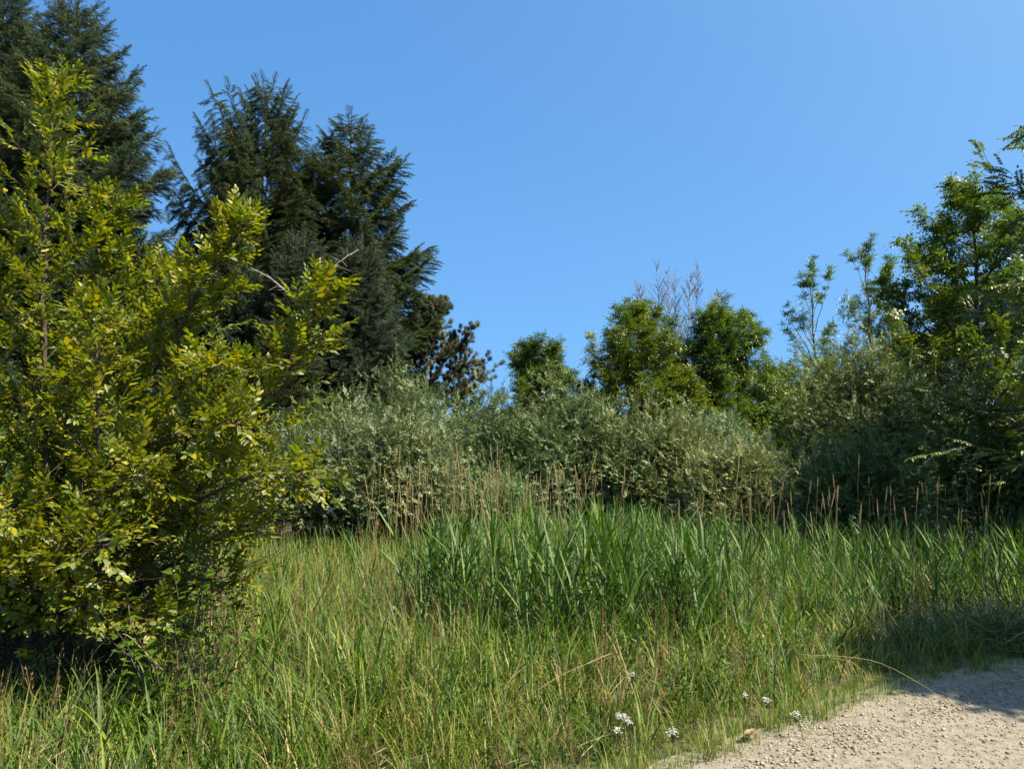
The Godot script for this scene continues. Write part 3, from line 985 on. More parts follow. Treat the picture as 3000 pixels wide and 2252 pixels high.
	for f in [[0.95, -5.0, 0.42], [1.12, -5.15, 0.5], [1.35, -5.2, 0.36], [0.8, -5.25, 0.55], [-0.35, -4.7, 0.36], [-0.62, -4.95, 0.42], [-1.0, -5.1, 0.4], [1.75, -5.75, 0.45], [2.2, -6.1, 0.42], [-0.15, -5.0, 0.34]]:
		var root := thing("weed", "leafy green weed with narrow leaves growing among the grass by the path", "weed", Vector3(f[0], 0, f[1]), "leafy weeds in the grass")
		for k in 3:
			var top := Vector3(rng.randf_range(-0.1, 0.1), f[2] * rng.randf_range(0.75, 1.1), rng.randf_range(-0.08, 0.08))
			var pts := curve(Vector3.ZERO, top, Vector3.ZERO, 5, 0.015)
			var wb := MB.new()
			wb.tube(pts, taper(6, 0.0032, 0.0015), 4, Color(0.14, 0.17, 0.06))
			obj("stem", wb.mesh(), gm, root)
			for j in 15:
				var t := lerpf(0.25, 1.0, j / 14.0)
				var w := j * 2.39996 + k
				var d := Vector3(cos(w), lerpf(0.1, 0.9, t), sin(w)).normalized()
				var up := Vector3.UP - d * d.y
				up = up.normalized()
				var sz := rng.randf_range(0.7, 1.1) * (1.15 - 0.45 * t)
				obj("leaf", weed_leaf[rng.randi() % 3], gm, root, Transform3D(Basis(d.cross(up) * sz, d * sz, up * sz), along(pts, t)))
	# one dead leaf
	var lb := MB.new()
	for s in [-1.2, -0.5, 0.1, 0.7, 1.3]:
		lb.leaf(Vector3.ZERO, Vector3(sin(s), 0.25 + 0.15 * cos(s * 3), cos(s)).normalized(), Vector3(0, 1, 0.2), 0.075, 0.05, 0.35, -0.35, 6, Color(0.48, 0.34, 0.25), 0.03)
	var dead := obj("dead_leaf", lb.mesh(), dm, self, Transform3D(Basis(Vector3.UP, 0.8), Vector3(1.36, 0.035, -4.68)))
	tag(dead, "curled tan dead leaf lying where the turf meets the gravel", "leaf")


# ---------------------------------------------------------------- ground and path
func lay_ground() -> void:
	var g := MB.new()
	var xs := [-400.0, -120.0, -60.0, -30.0]
	for i in 61:
		xs.append(-18.0 + 0.6 * i)
	xs.append_array([30.0, 60.0, 120.0, 400.0])
	var zs := [400.0, 100.0, 30.0, 12.0]
	for i in 61:
		zs.append(6.0 - 0.6 * i)
	zs.append_array([-45.0, -70.0, -120.0, -400.0])
	for z in zs:
		for x in xs:
			var s := into_grass(x, z) if absf(x) < 20 and absf(z) < 32 else 5.0
			g.vert(Vector3(x, 0.03 * noise_a.get_noise_2d(x * 25, z * 25) * clampf(s - 0.6, 0, 1), z), Vector3.UP, Color.WHITE)
	var w := xs.size()
	for j in zs.size() - 1:
		for i in w - 1:
			var a := j * w + i
			g.tri(a, a + w, a + 1)
			g.tri(a + 1, a + w, a + w + 1)
	var m := StandardMaterial3D.new()
	m.albedo_color = Color(0.7, 0.7, 0.7).linear_to_srgb()
	m.resource_name = "soil_and_thatch"
	m.albedo_texture = noise_tex(0.02, Color(0.035, 0.03, 0.015), Color(0.075, 0.075, 0.03), Color(0.14, 0.115, 0.055), 512)
	m.uv1_triplanar = true
	m.uv1_world_triplanar = true
	m.uv1_scale = Vector3(0.7, 0.7, 0.7)
	m.roughness = 1.0
	tag(obj("ground", g.mesh(), m, self), "flat meadow soil covered with dead grass, reaching to the horizon", "ground", "", "structure")
	# the path: a strip on the near side of its edge
	var edge: PackedVector3Array
	for i in PATH_EDGE.size() - 1:
		var a: Vector2 = PATH_EDGE[i]
		var b: Vector2 = PATH_EDGE[i + 1]
		var k := maxi(1, int(a.distance_to(b) / 0.12))
		for j in k:
			var q := a.lerp(b, float(j) / k)
			edge.append(Vector3(q.x, 0, q.y))
	var offs := [-0.2, -0.1, 0.0, 0.1, 0.22, 0.35, 0.5, 0.7, 0.95, 1.25, 1.6, 2.0, 2.5, 3.2, 4.2, 5.4]
	var p := MB.new()
	for q in edge:
		for k in offs.size():
			var o: float = offs[k]
			var wob := 0.12 * noise_b.get_noise_2d(q.x * 110, q.z * 110) * clampf(1.0 - o, 0, 1)
			var at: Vector3 = q + Vector3(0.5, 0, 0.866) * (o + wob)
			at.y = 0.006 + 0.022 * clampf((o + 0.2) / 0.5, 0, 1) + 0.0015 * noise_a.get_noise_2d(at.x * 150, at.z * 150)
			p.vert(at, Vector3.UP, Color.WHITE)
	var n := offs.size()
	for i in edge.size() - 1:
		for k in n - 1:
			var a := i * n + k
			p.tri(a, a + n, a + 1)
			p.tri(a + 1, a + n, a + n + 1)
	var pm := StandardMaterial3D.new()
	pm.albedo_color = Color(0.64, 0.64, 0.64).linear_to_srgb()
	pm.resource_name = "sandy_gravel"
	pm.albedo_texture = noise_tex(0.012, Color(0.29, 0.255, 0.195), Color(0.37, 0.33, 0.255), Color(0.44, 0.395, 0.31), 1024, false, 6, 4)
	pm.detail_enabled = true
	pm.detail_blend_mode = BaseMaterial3D.BLEND_MODE_MUL
	pm.detail_albedo = noise_tex(0.1, Color(0.3, 0.28, 0.26), Color(0.86, 0.85, 0.83), Color(1, 1, 1), 1024, false, 3, 9)
	pm.uv1_triplanar = true
	pm.uv1_world_triplanar = true
	pm.uv1_scale = Vector3(0.9, 0.9, 0.9)
	pm.uv2_triplanar = true
	pm.uv2_world_triplanar = true
	pm.uv2_scale = Vector3(1.7, 1.7, 1.7)
	pm.detail_uv_layer = BaseMaterial3D.DETAIL_UV_2
	pm.roughness = 0.95
	pm.heightmap_enabled = true
	pm.heightmap_scale = 0.5
	pm.heightmap_texture = noise_tex(0.22, Color.BLACK, Color.GRAY, Color.WHITE, 1024, true, 4, 6)
	var path := obj("gravel_path", p.mesh(), pm, self)
	tag(path, "pale sandy gravel path in the lower right corner", "path", "", "structure")
	# loose stones
	var stones := []
	for i in 4:
		var s := MB.new()
		var sm := SphereMesh.new()
		sm.radial_segments = 7
		sm.rings = 4
		var ar := sm.get_mesh_arrays()
		var vv: PackedVector3Array = ar[Mesh.ARRAY_VERTEX]
		for q in vv:
			var k := 1.0 + 0.7 * noise_b.get_noise_3d(q.x * 130 + i * 40, q.y * 130, q.z * 130)
			s.vert(Vector3(q.x * k, q.y * k * 0.62, q.z * k * 0.85), q.normalized(), Color.WHITE)
		s.ix = ar[Mesh.ARRAY_INDEX]
		stones.append(s.mesh())
	var stm := leaf_mat("stone", 0.85, 0.4, Color.BLACK)
	var tones := [Color(0.34, 0.29, 0.22), Color(0.25, 0.215, 0.17), Color(0.44, 0.39, 0.32), Color(0.2, 0.175, 0.14), Color(0.36, 0.29, 0.2), Color(0.27, 0.235, 0.19)]
	var pl := Places.new(4, rng)
	var big := 0
	var stone_mats := []
	for t in tones:
		stone_mats.append(leaf_mat("pebble_stone", 0.85, 0.4, Color.BLACK, t))
	for i in 60000:
		var x := rng.randf_range(-0.6, 5.6)
		var z := rng.randf_range(-7.4, -3.4)
		var s := into_grass(x, z)
		if s > 0.16 or s < -2.6 or absf(x) > -z * 0.72 + 0.4:
			continue
		if s < -0.45 and rng.randf() > 0.6:
			continue
		var size := 0.0025 + 0.0085 * pow(rng.randf(), 4.0)
		if s > -0.55 and rng.randf() < 0.3:
			size += 0.0025
		var y := 0.026 * clampf((0.2 - s) / 0.5, 0, 1) + 0.004
		if big < 260 and size > 0.0085 and s < 0.05:
			size *= 1.15
			big += 1
			obj("pebble", stones[rng.randi() % 4], stone_mats[rng.randi() % 6], path, Transform3D(Basis(Vector3.UP, rng.randf() * TAU) * Basis.from_scale(Vector3.ONE * size * 2.0), Vector3(x, y + size * 0.3, z)))
		else:
			pl.add(Vector3(x, y, z), Vector3.UP + ball() * 0.3, ball(), size * 2.0, vary(tones[rng.randi() % 6], 0.2, 0.04))
	foliage(pl, stones, stm, path, "loose_gravel")


# a cloudless sky: deep blue overhead, paler towards the horizon and towards the sun's side
func clear_sky(to_sun: Vector3) -> ImageTexture:
	var w := 512
	var h := 256
	var im := Image.create_empty(w, h, false, Image.FORMAT_RGBAF)
	for y in h:
		var el := PI * (0.5 - (y + 0.5) / h)
		for x in w:
			var az := TAU * (x + 0.5) / w
			var d := Vector3(sin(az) * cos(el), sin(el), -cos(az) * cos(el))
			var k := pow(1.0 - maxf(d.y, 0.0), 2.0)
			var g := pow(0.5 + 0.5 * d.dot(to_sun), 6.0)
			var c := Color(0.019, 0.0766, 0.209).lerp(Color(0.087, 0.209, 0.3845), k) + Color(0.272, 0.355, 0.342) * g
			if d.y < 0.0:
				c = Color(0.06, 0.075, 0.04)
			c.a = 1.0
			im.set_pixel(x, y, c)
	return ImageTexture.create_from_image(im)


func _ready() -> void:
	rng.seed = 20240611
	noise_a.seed = 11
	noise_b.seed = 23
	noise_a.frequency = 0.01
	noise_b.frequency = 0.01
	# ---- camera, sky, sun, exposure
	var cam := Camera3D.new()
	cam.name = "camera"
	cam.fov = 53.0
	cam.near = 0.05
	cam.far = 900.0
	cam.position = Vector3(0, 1.6, 0)
	cam.rotation_degrees = Vector3(6, 0, 0)
	cam.current = true
	add_child(cam)
	var to_sun := Vector3(0.80, 1.25, 0.38).normalized()
	var sky_m := PanoramaSkyMaterial.new()
	sky_m.panorama = clear_sky(to_sun)
	var sky := Sky.new()
	sky.sky_material = sky_m
	var env := Environment.new()
	env.background_mode = Environment.BG_SKY
	env.sky = sky
	env.tonemap_mode = Environment.TONE_MAPPER_LINEAR
	env.tonemap_exposure = 3.0
	env.sdfgi_enabled = true
	env.ssao_enabled = true
	env.ssil_enabled = true
	var we := WorldEnvironment.new()
	we.name = "world_environment"
	we.environment = env
	add_child(we)
	var sun := DirectionalLight3D.new()
	sun.name = "sun"
	sun.light_energy = 1.6
	sun.light_color = Color(1.0, 0.95, 0.86)
	sun.light_angular_distance = 0.5
	sun.shadow_enabled = true
	sun.basis = Basis.looking_at(-to_sun)
	add_child(sun)

	# ---- ground, path
	lay_ground()

	# ---- materials and sprays of the trees
	var bark := bark_mat("grey_brown_bark", Color(0.075, 0.06, 0.045), Color(0.16, 0.13, 0.10))
	var dark_bark := bark_mat("dark_bark", Color(0.045, 0.03, 0.022), Color(0.10, 0.07, 0.05))
	var dead_bark := bark_mat("weathered_dead_wood", Color(0.17, 0.14, 0.12), Color(0.30, 0.26, 0.23))
	var needles := leaf_mat("conifer_needles", 0.5, 0.4, Color(0.3, 0.32, 0.1))
	var white_kit := []
	var norway_kit := []
	var blue_kit := []
	for i in 2:
		white_kit.append(spruce_spray(0.026, 0.0078, Color(0.062, 0.1, 0.04), Color(0.125, 0.19, 0.075)))
		norway_kit.append(spruce_spray(0.026, 0.0078, Color(0.045, 0.078, 0.02), Color(0.09, 0.14, 0.028), 0.25))
		blue_kit.append(spruce_spray(0.026, 0.0078, Color(0.052, 0.088, 0.048), Color(0.115, 0.175, 0.11)))
	var pine_kit := [pine_tuft(Color(0.055, 0.075, 0.04), Color(0.095, 0.12, 0.065)), pine_tuft(Color(0.065, 0.08, 0.04), Color(0.11, 0.125, 0.06))]
	var olive_leaf := leaf_mat("silvery_shrub_leaf", 0.5, 0.42, Color(0.42, 0.5, 0.25))
	var olive_kit := []
	for i in 3:
		olive_kit.append(broad_spray(15, 0.22, 0.05, 0.022, 2, [Color(0.13, 0.18, 0.055), Color(0.185, 0.235, 0.08), Color(0.24, 0.285, 0.125), Color(0.31, 0.35, 0.19)], Color(0.12, 0.1, 0.07)))
	var ash_leaf := leaf_mat("ash_leaf", 0.42, 0.5, Color(0.7, 0.78, 0.14))
	var ash_kit := []
	for i in 3:
		ash_kit.append(ash_spray([Color(0.115, 0.19, 0.034), Color(0.165, 0.25, 0.038), Color(0.22, 0.28, 0.034)], Color(0.12, 0.12, 0.07)))
	var walnut_kit := []
	for i in 3:
		var wb := MB.new()
		pinnate(wb, Vector3.ZERO, Vector3.UP, Vector3(0, 0, 1), 0.3, 7, 0.085, 0.032, rng.randf_range(0.15, 0.5), [Color(0.095, 0.15, 0.024), Color(0.15, 0.205, 0.026)], Color(0.14, 0.14, 0.05), 3)
		walnut_kit.append(wb.mesh())

	# ---- conifers
	var wide := [Vector2(0, 4.5), Vector2(0.25, 4.4), Vector2(0.5, 3.8), Vector2(0.65, 3.0), Vector2(0.8, 2.0), Vector2(0.9, 1.2), Vector2(0.97, 0.55), Vector2(1, 0.15)]
	spruce("spruce", "tall grey-green spruce at the left, broadest crown, behind the yellow-green shrub", Vector3(-14.5, 0, -24.3), 17.2, wide, white_kit, needles, bark, Color(1.0, 1.0, 1.0), {"hang": 0.35, "low": -0.42, "high": 0.2, "tipup": 0.1, "whorl": 0.5, "gap": 0.1, "rough": 0.75, "scale": 1.2, "each": 0.125})
	spruce("spruce", "grey-green spruce cut off by the left edge of the picture", Vector3(-18.3, 0, -26.5), 19.5, wide, white_kit, needles, bark, Color(0.95, 0.97, 0.97), {"hang": 0.35, "low": -0.42, "high": 0.2, "tipup": 0.1, "whorl": 0.5, "gap": 0.1, "rough": 0.75, "scale": 1.2, "each": 0.125})
	spruce("spruce", "dark spruce with upswept spiky top, left one of the middle pair", Vector3(-9.4, 0, -28), 15.9, [Vector2(0, 4.2), Vector2(0.3, 4.0), Vector2(0.62, 3.3), Vector2(0.8, 2.5), Vector2(0.89, 1.5), Vector2(0.97, 0.6), Vector2(1, 0.15)], norway_kit, needles, bark, Color(0.95, 0.95, 0.9), {"hang": 0.95, "low": -0.2, "high": 0.6, "tipup": 0.26, "ragged": 0.3, "gap": 0.11, "whorl": 0.64, "rough": 0.35, "scale": 1.3, "each": 0.14})
	spruce("spruce", "dark green spruce with layered boughs, right one of the middle pair", Vector3(-6.2, 0, -29), 15.2, [Vector2(0, 3.9), Vector2(0.3, 3.7), Vector2(0.62, 3.2), Vector2(0.73, 2.7), Vector2(0.79, 2.3), Vector2(0.87, 1.6), Vector2(0.94, 0.9), Vector2(1, 0.12)], norway_kit, needles, bark, Color(1.05, 1.05, 0.95), {"hang": 0.38, "low": -0.32, "high": 0.16, "tipup": 0.13, "ragged": 0.3, "whorl": 0.66, "gap": 0.1, "each": 0.14, "rough": 0.3})
	var young := [Vector2(0, 2.3), Vector2(0.3, 2.1), Vector2(0.6, 1.4), Vector2(0.85, 0.7), Vector2(1, 0.2)]
	var blue_0 := spruce("spruce", "lower blue-green spruce before the left dark spruce, its tip in line with the gap", Vector3(-6.6, 0, -24.2), 9.1, young, blue_kit, needles, bark, Color.WHITE, {"tipup": 0.16, "hang": 0.25, "whorl": 0.42, "gap": 0.1, "high": 0.4, "rough": 0.7, "scale": 1.1, "each": 0.125})
	var blue_1 := spruce("spruce", "lower blue-green spruce before the right dark spruce", Vector3(-4.9, 0, -25), 9.2, young, blue_kit, needles, bark, Color(0.95, 0.98, 0.95), {"tipup": 0.16, "hang": 0.25, "whorl": 0.42, "gap": 0.1, "high": 0.4, "rough": 0.7, "scale": 1.1, "each": 0.125})
	spruce("spruce", "lowest blue-green spruce, half hidden by the yellow-green shrub", Vector3(-8.6, 0, -24.5), 8.0, young, blue_kit, needles, bark, Color(0.9, 0.95, 0.9), {"tipup": 0.16, "hang": 0.25, "whorl": 0.42, "gap": 0.1, "high": 0.4, "rough": 0.7, "scale": 1.1, "each": 0.125})
	for f in [[blue_0, Vector3(-1.2, 7.45, 1.75), Vector3(0.0, 6.67, 1.95)], [blue_1, Vector3(-0.65, 7.35, 2.4), Vector3(0.25, 8.1, 2.2)]]:
		var db := MB.new()
		var dp := curve(f[1], f[2], Vector3(0, 0.06, 0), 6, 0.015)
		db.tube(dp, taper(7, 0.014, 0.03), 5, Color.WHITE)
		for k in 9:
			var q := along(dp, rng.randf())
			db.tube(curve(q, q + Vector3(rng.randf_range(-0.3, 0.5), rng.randf_range(-0.3, 0.35), 0.1), Vector3.ZERO, 3, 0.05), taper(4, 0.01, 0.006), 3, Color.WHITE)
		tag(obj("dead_branch", db.mesh(), dead_bark, f[0]), "bare pale dead branch")
	leafy_tree("pine", "open red-barked pine with tufted boughs right of the spruces", Vector3(-3.3, 0, -31), 8.1, [Vector2(0, 2.4), Vector2(0.4, 2.8), Vector2(0.6, 2.2), Vector2(0.8, 1.3), Vector2(1, 0.3)], pine_kit, needles, bark_mat("pine_bark", Color(0.13, 0.075, 0.05), Color(0.24, 0.15, 0.1)), Color.WHITE, {"category": "pine tree", "limbs": 46, "from": 0.25, "rise": 0.15, "sub": 11, "gap": 0.2, "scale": 1.05, "leaf_from": 0.5, "arch": -0.12, "up": 0.7})

	# ---- broadleaved trees beyond the hedge
	leafy_tree("small_tree", "small round-topped tree standing alone against the sky", Vector3(1.6, 0, -45), 8.3, [Vector2(0.3, 1.6), Vector2(0.5, 2.0), Vector2(0.75, 1.95), Vector2(0.92, 1.4), Vector2(1, 0.8)], ash_kit, ash_leaf, dark_bark, Color(0.85, 0.9, 0.95), {"limbs": 44, "from": 0.35, "sub": 9, "gap": 0.34, "scale": 1.25})
	leafy_tree("ash_tree", "broad leafy ash left of the bare dead tops", Vector3(5.0, 0, -35), 8.3, [Vector2(0.15, 2.9), Vector2(0.45, 3.0), Vector2(0.65, 2.5), Vector2(0.8, 1.8), Vector2(0.92, 1.0), Vector2(1, 0.3)], ash_kit, ash_leaf, dark_bark, Color(1.05, 1.0, 0.9), {"limbs": 84, "from": 0.2, "sub": 7, "rise": 1.3, "leaf_from": 0.35, "gap": 0.3, "lean": Vector3(0.9, 0, 0)})
	leafy_tree("ash_tree", "dense dark green ash right of the bare dead tops", Vector3(9.9, 0, -36), 8.7, [Vector2(0.1, 2.3), Vector2(0.4, 2.4), Vector2(0.7, 2.2), Vector2(0.87, 1.6), Vector2(0.96, 0.9), Vector2(1, 0.4)], ash_kit, ash_leaf, dark_bark, Color(0.92, 1.0, 1.0), {"limbs": 84, "from": 0.18, "sub": 7, "rise": 1.3, "leaf_from": 0.35, "gap": 0.28})
	leafy_tree("ash_tree", "low yellowish ash between the dense ash and the hedge", Vector3(7.4, 0, -33.5), 5.4, [Vector2(0.1, 1.6), Vector2(0.5, 1.7), Vector2(0.8, 1.0), Vector2(1, 0.3)], ash_kit, ash_leaf, dark_bark, Color(1.3, 1.15, 0.7), {"limbs": 36, "from": 0.15, "sub": 8})
	leafy_tree("ash_tree", "low ash with drooping light green leaves right of the dense ash", Vector3(12.6, 0, -36.5), 5.9, [Vector2(0.1, 1.5), Vector2(0.5, 1.4), Vector2(0.8, 0.9), Vector2(1, 0.3)], ash_kit, ash_leaf, dark_bark, Color(1.1, 1.1, 0.9), {"limbs": 44, "from": 0.2, "sub": 4})
	leafy_tree("ash_tree", "thin grey-green ash in the gap under open sky", Vector3(14.3, 0, -40), 6.3, [Vector2(0.1, 1.4), Vector2(0.5, 1.6), Vector2(0.8, 1.2), Vector2(1, 0.3)], ash_kit, ash_leaf, bark, Color(0.9, 0.95, 1.1), {"limbs": 31, "from": 0.3, "sub": 4, "leaf_from": 0.75, "gap": 0.5})
	leafy_tree("ash_tree", "slender open ash, left of the row with thin upright trunks", Vector3(12.3, 0, -30), 8.9, [Vector2(0.2, 1.3), Vector2(0.45, 1.8), Vector2(0.65, 1.3), Vector2(0.85, 0.8), Vector2(1, 0.2)], ash_kit, ash_leaf, dark_bark, Color(0.85, 1.0, 1.0), {"limbs": 30, "from": 0.3, "sub": 3, "scale": 0.72, "gap": 0.42, "leaf_from": 0.6, "rise": 1.5, "lean": Vector3(-0.5, 0, 0), "trunk": 0.09})
	leafy_tree("ash_tree", "tallest slender ash with a pointed top, right of the row of thin trunks", Vector3(14.2, 0, -30.2), 10.2, [Vector2(0.2, 1.3), Vector2(0.5, 1.5), Vector2(0.7, 1.05), Vector2(0.88, 0.6), Vector2(1, 0.15)], ash_kit, ash_leaf, dark_bark, Color(0.95, 1.0, 0.9), {"limbs": 30, "from": 0.25, "sub": 3, "scale": 0.72, "gap": 0.42, "leaf_from": 0.6, "rise": 1.6, "trunk": 0.09})
	leafy_tree("ash_tree", "short slender ash just right of the pointed one", Vector3(15.2, 0, -30.5), 9.4, [Vector2(0.2, 1.3), Vector2(0.6, 0.7), Vector2(0.75, 0.25), Vector2(1, 0.12)], ash_kit, ash_leaf, dark_bark, Color(1.0, 1.05, 0.9), {"limbs": 30, "from": 0.25, "sub": 3, "scale": 0.72, "gap": 0.42, "rise": 1.5, "trunk": 0.07})
	leafy_tree("ash_tree", "bushy olive-green ash low behind the thin trunks", Vector3(14.2, 0, -27.5), 5.6, [Vector2(0.1, 2.6), Vector2(0.5, 2.4), Vector2(0.8, 1.5), Vector2(1, 0.4)], ash_kit, ash_leaf, dark_bark, Color(1.2, 1.1, 0.8), {"limbs": 52, "from": 0.15, "sub": 9})
	leafy_tree("ash_tree", "large spreading ash on the right with sky showing through", Vector3(13.2, 0, -21.5), 9.3, [Vector2(0.15, 3.2), Vector2(0.45, 3.4), Vector2(0.65, 2.7), Vector2(0.85, 1.4), Vector2(1, 0.3)], ash_kit, ash_leaf, dark_bark, Color(1.0, 1.0, 0.85), {"limbs": 66, "from": 0.25, "sub": 6, "gap": 0.34, "leaf_from": 0.4, "rise": 1.1, "trunk": 0.12})
	leafy_tree("ash_tree", "leafy light green tree filling the wall between the pointed ash and the large spreading one", Vector3(15.6, 0, -25.5), 7.4, [Vector2(0.1, 2.6), Vector2(0.45, 2.6), Vector2(0.7, 1.8), Vector2(0.9, 0.8), Vector2(1, 0.2)], ash_kit, ash_leaf, dark_bark, Color(1.1, 1.05, 0.85), {"limbs": 50, "from": 0.12, "sub": 7})
	leafy_tree("ash_tree", "low full green tree behind the hedge, under the slender ashes", Vector3(11.0, 0, -26.5), 4.6, [Vector2(0.1, 2.2), Vector2(0.5, 2.0), Vector2(0.8, 1.2), Vector2(1, 0.3)], ash_kit, ash_leaf, dark_bark, Color(1.05, 1.1, 0.85), {"limbs": 44, "from": 0.12, "sub": 6})
	# dead tree with bare upright branches
	var dead := thing("dead_tree", "dead tree with bare grey branches rising above the ashes", "dead tree", Vector3(7.9, 0, -37))
	for st in [[-0.9, 11.5, 0.3], [0.15, 11.2, -0.2], [1.25, 11.4, 0.1], [-1.7, 10.6, -0.2], [2.2, 10.0, 0.2], [-0.4, 11.0, 0.5], [0.75, 10.9, 0.4], [2.75, 9.3, -0.1]]:
		var pts := smooth([Vector3(st[0] * 0.12, 0, 0), Vector3(st[0] * 0.3, 3.5, st[2] * 0.3), Vector3(st[0] * 0.72, 7.4, st[2]), Vector3(st[0], st[1], st[2])], 5)
		var lm := MB.new()
		lm.tube(pts, taper(pts.size(), 0.05, 0.01), 6, Color.WHITE)
		for k in 48:
			var u := rng.randf_range(0.5, 0.97)
			var a := along(pts, u)
			var sd := 1.0 if k % 2 == 0 else -1.0
			var d := (heading(pts, u) + Vector3(sd * rng.randf_range(0.25, 0.6), 0, rng.randf_range(-0.4, 0.4))).normalized()
			var l := (1.08 - u) * rng.randf_range(1.6, 4.2)
			var bp := curve(a, a + d * l, Vector3(-d.x * 0.12, 0, 0) * l, 5, 0.015)
			lm.tube(bp, taper(6, 0.015, 0.007), 4, Color.WHITE)
			for j in 4:
				var q := along(bp, rng.randf_range(0.25, 0.95))
				lm.tube(curve(q, q + (d + ball() * 0.5).normalized() * l * rng.randf_range(0.15, 0.35), Vector3.ZERO, 3, 0.03), taper(4, 0.009, 0.006), 3, Color.WHITE)
		obj("branch", lm.mesh(), dead_bark, dead)

	# ---- hedge of silvery shrubs
	var hedge := [
		["silvery shrub at the left end of the hedge, beside the yellow-green shrub", -3.9, -14.6, 2.35, 1.5, 1.3, 95, Color(1, 1, 1)],
		["large rounded silvery shrub, second from the left in the hedge", -2.2, -14.3, 2.75, 1.75, 1.4, 125, Color(1.0, 1.0, 1.0)],
		["taller silvery shrub rising behind the second one, before the blue spruces", -2.3, -17.6, 3.9, 1.5, 1.3, 90, Color(0.9, 0.98, 0.85)],
		["yellow-green bush top behind the left end of the hedge", -3.6, -16.6, 3.0, 1.4, 1.2, 75, Color(1.0, 1.05, 0.5)],
		["grey-green shrub in the middle of the hedge below the small round tree", 0.0, -15.3, 2.95, 1.5, 1.3, 100, Color(0.85, 0.98, 0.9)],
		["darker shrub with a pointed top in the middle of the hedge", 1.35, -15.6, 3.3, 1.25, 1.2, 95, Color(0.88, 0.95, 0.85)],
		["low leafy shrub in front of the middle of the hedge", -0.2, -13.2, 1.35, 0.8, 0.6, 45, Color(0.75, 1.0, 0.75)],
		["broad silvery shrub right of the middle of the hedge", 2.9, -15.0, 2.75, 1.5, 1.3, 105, Color(1.0, 1.0, 0.85)],
		["pale low shrub standing forward, just left of the shaded shrubs", 3.9, -13.6, 2.0, 1.3, 1.0, 90, Color(1.2, 1.12, 1.0)],
		["bluish shrub behind the pale low shrub", 4.5, -17.2, 3.0, 1.5, 1.3, 80, Color(0.8, 1.0, 1.0)],
		["big silvery shrub at the right, tallest of the hedge", 7.2, -15.4, 4.0, 1.9, 1.6, 160, Color(1.0, 1.02, 0.8)],
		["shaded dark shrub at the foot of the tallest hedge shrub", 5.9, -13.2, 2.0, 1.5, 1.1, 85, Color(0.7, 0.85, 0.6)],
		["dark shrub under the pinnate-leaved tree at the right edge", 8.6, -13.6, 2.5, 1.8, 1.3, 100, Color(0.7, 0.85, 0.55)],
		["far shrub filling the hedge behind the left gap", -0.9, -19.0, 2.9, 2.2, 1.4, 80, Color(0.85, 0.95, 0.8)],
		["far shrub filling the hedge behind the right gap", 5.2, -20.5, 3.2, 2.6, 1.4, 80, Color(0.9, 1.0, 0.7)],
		["far shrub behind the tallest hedge shrub", 9.5, -19.0, 3.4, 2.6, 1.6, 80, Color(1.0, 1.05, 0.6)],
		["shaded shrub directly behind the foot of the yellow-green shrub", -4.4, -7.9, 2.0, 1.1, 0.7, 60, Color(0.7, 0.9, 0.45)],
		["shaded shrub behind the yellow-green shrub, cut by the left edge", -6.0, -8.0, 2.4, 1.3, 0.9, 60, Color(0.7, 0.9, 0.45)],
		["shrub behind the yellow-green shrub at the far left", -7.0, -16.0, 2.4, 2.0, 1.4, 80, Color(0.85, 0.95, 0.8)],
	]
	for h in hedge:
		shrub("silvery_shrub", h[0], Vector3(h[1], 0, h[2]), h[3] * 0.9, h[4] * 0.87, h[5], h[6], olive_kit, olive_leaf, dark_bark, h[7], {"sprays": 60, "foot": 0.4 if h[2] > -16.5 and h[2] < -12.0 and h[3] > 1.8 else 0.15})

	# ---- pinnate-leaved tree at the right edge, and the tree beside the path that shades it
	leafy_tree("walnut_tree", "near tree at the right edge with long feathery pinnate leaves", Vector3(10.1, 0, -11.4), 9.0, [Vector2(0.05, 2.4), Vector2(0.2, 3.9), Vector2(0.4, 3.4), Vector2(0.6, 2.4), Vector2(0.8, 1.6), Vector2(1, 0.4)], walnut_kit, ash_leaf, dark_bark, Color(1.0, 1.0, 0.9), {"limbs": 84, "from": 0.06, "sub": 14, "gap": 0.11, "rise": 0.5, "leaf_from": 0.35, "up": 0.1, "trunk": 0.16})
	leafy_tree("shade_tree", "leafy tree beside the path beyond the right edge, throwing the shadow on the gravel", Vector3(8.35, 0, -4.6), 6.8, [Vector2(0.3, 1.6), Vector2(0.5, 2.2), Vector2(0.8, 1.6), Vector2(1, 0.5)], ash_kit, ash_leaf, dark_bark, Color.WHITE, {"limbs": 36, "from": 0.35, "sub": 12, "gap": 0.25})

	# ---- near shrub and the seedling at its foot
	var big_leaf := leaf_mat("near_shrub_leaf", 0.42, 0.42, Color(0.92, 0.95, 0.1))
	var near_cols := [Color(0.17, 0.22, 0.018), Color(0.245, 0.29, 0.02), Color(0.31, 0.34, 0.02), Color(0.2, 0.26, 0.05), Color(0.28, 0.34, 0.17), Color(0.25, 0.3, 0.09), Color(0.42, 0.38, 0.016)]
	var near_kit := []
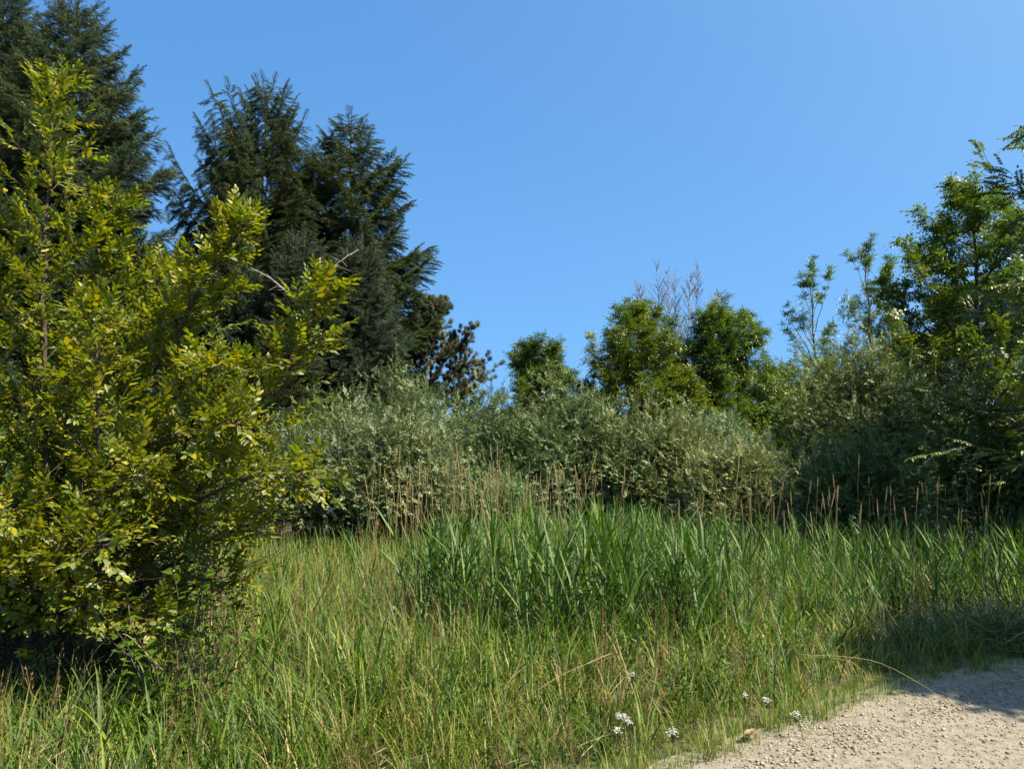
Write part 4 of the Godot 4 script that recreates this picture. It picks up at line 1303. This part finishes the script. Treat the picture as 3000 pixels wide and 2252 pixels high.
	for i in 5:
		near_kit.append(broad_spray(10, 0.19, 0.066, 0.026, 5, near_cols, Color(0.13, 0.09, 0.055), 0.025))
	var plain := []
	for i in 4:
		plain.append(one_leaf(0.066, 0.026, rng.randf_range(0.1, 0.45), rng.randf_range(0.05, 0.5), 6, Color.WHITE, 0.02))
	var leaf_colors := []
	for c in near_cols:
		leaf_colors.append(leaf_mat("near_leaf", 0.42, 0.42, Color(0.92, 0.95, 0.1), c))
	near_shrub(near_kit, plain, big_leaf, dark_bark, leaf_colors)
	var sap := thing("seedling", "small bright green leafy seedling at the right foot of the yellow-green shrub", "shrub", Vector3(-1.92, 0, -4.65))
	var sap_leaf := leaf_mat("seedling_leaf", 0.33, 0.6, Color(0.7, 0.9, 0.12), Color(0.10, 0.185, 0.02))
	var sap_leaf2 := leaf_mat("seedling_leaf_light", 0.33, 0.6, Color(0.7, 0.9, 0.12), Color(0.15, 0.235, 0.025))
	for k in 13:
		var az := k * 2.4
		var top := Vector3(cos(az) * rng.randf_range(0.15, 0.55), rng.randf_range(0.4, 1.05), sin(az) * rng.randf_range(0.1, 0.3) + 0.1)
		var pts := curve(Vector3(cos(az) * 0.05, 0, sin(az) * 0.05), top, Vector3(0, 0.08, 0), 6, 0.02)
		var sb := MB.new()
		sb.tube(pts, taper(7, 0.006, 0.002), 5, Color.WHITE)
		obj("stem", sb.mesh(), dark_bark, sap)
		for j in 20:
			var t := lerpf(0.2, 1.0, j / 19.0)
			var h := heading(pts, t)
			var w := j * 2.1 + rng.randf()
			var d := (Vector3(cos(w), rng.randf_range(-0.1, 0.4), sin(w)) + h * 0.4).normalized()
			var up := Vector3.UP + ball() * 0.4
			up = (up - d * up.dot(d)).normalized()
			var sz := rng.randf_range(0.7, 1.1)
			obj("leaf", plain[rng.randi() % 4], sap_leaf if rng.randf() < 0.6 else sap_leaf2, sap, Transform3D(Basis(d.cross(up) * sz * 1.5, d * sz * 1.25, up * sz), along(pts, t) + d * 0.012))

	# ---- meadow
	grow_grass()
	single_plants()
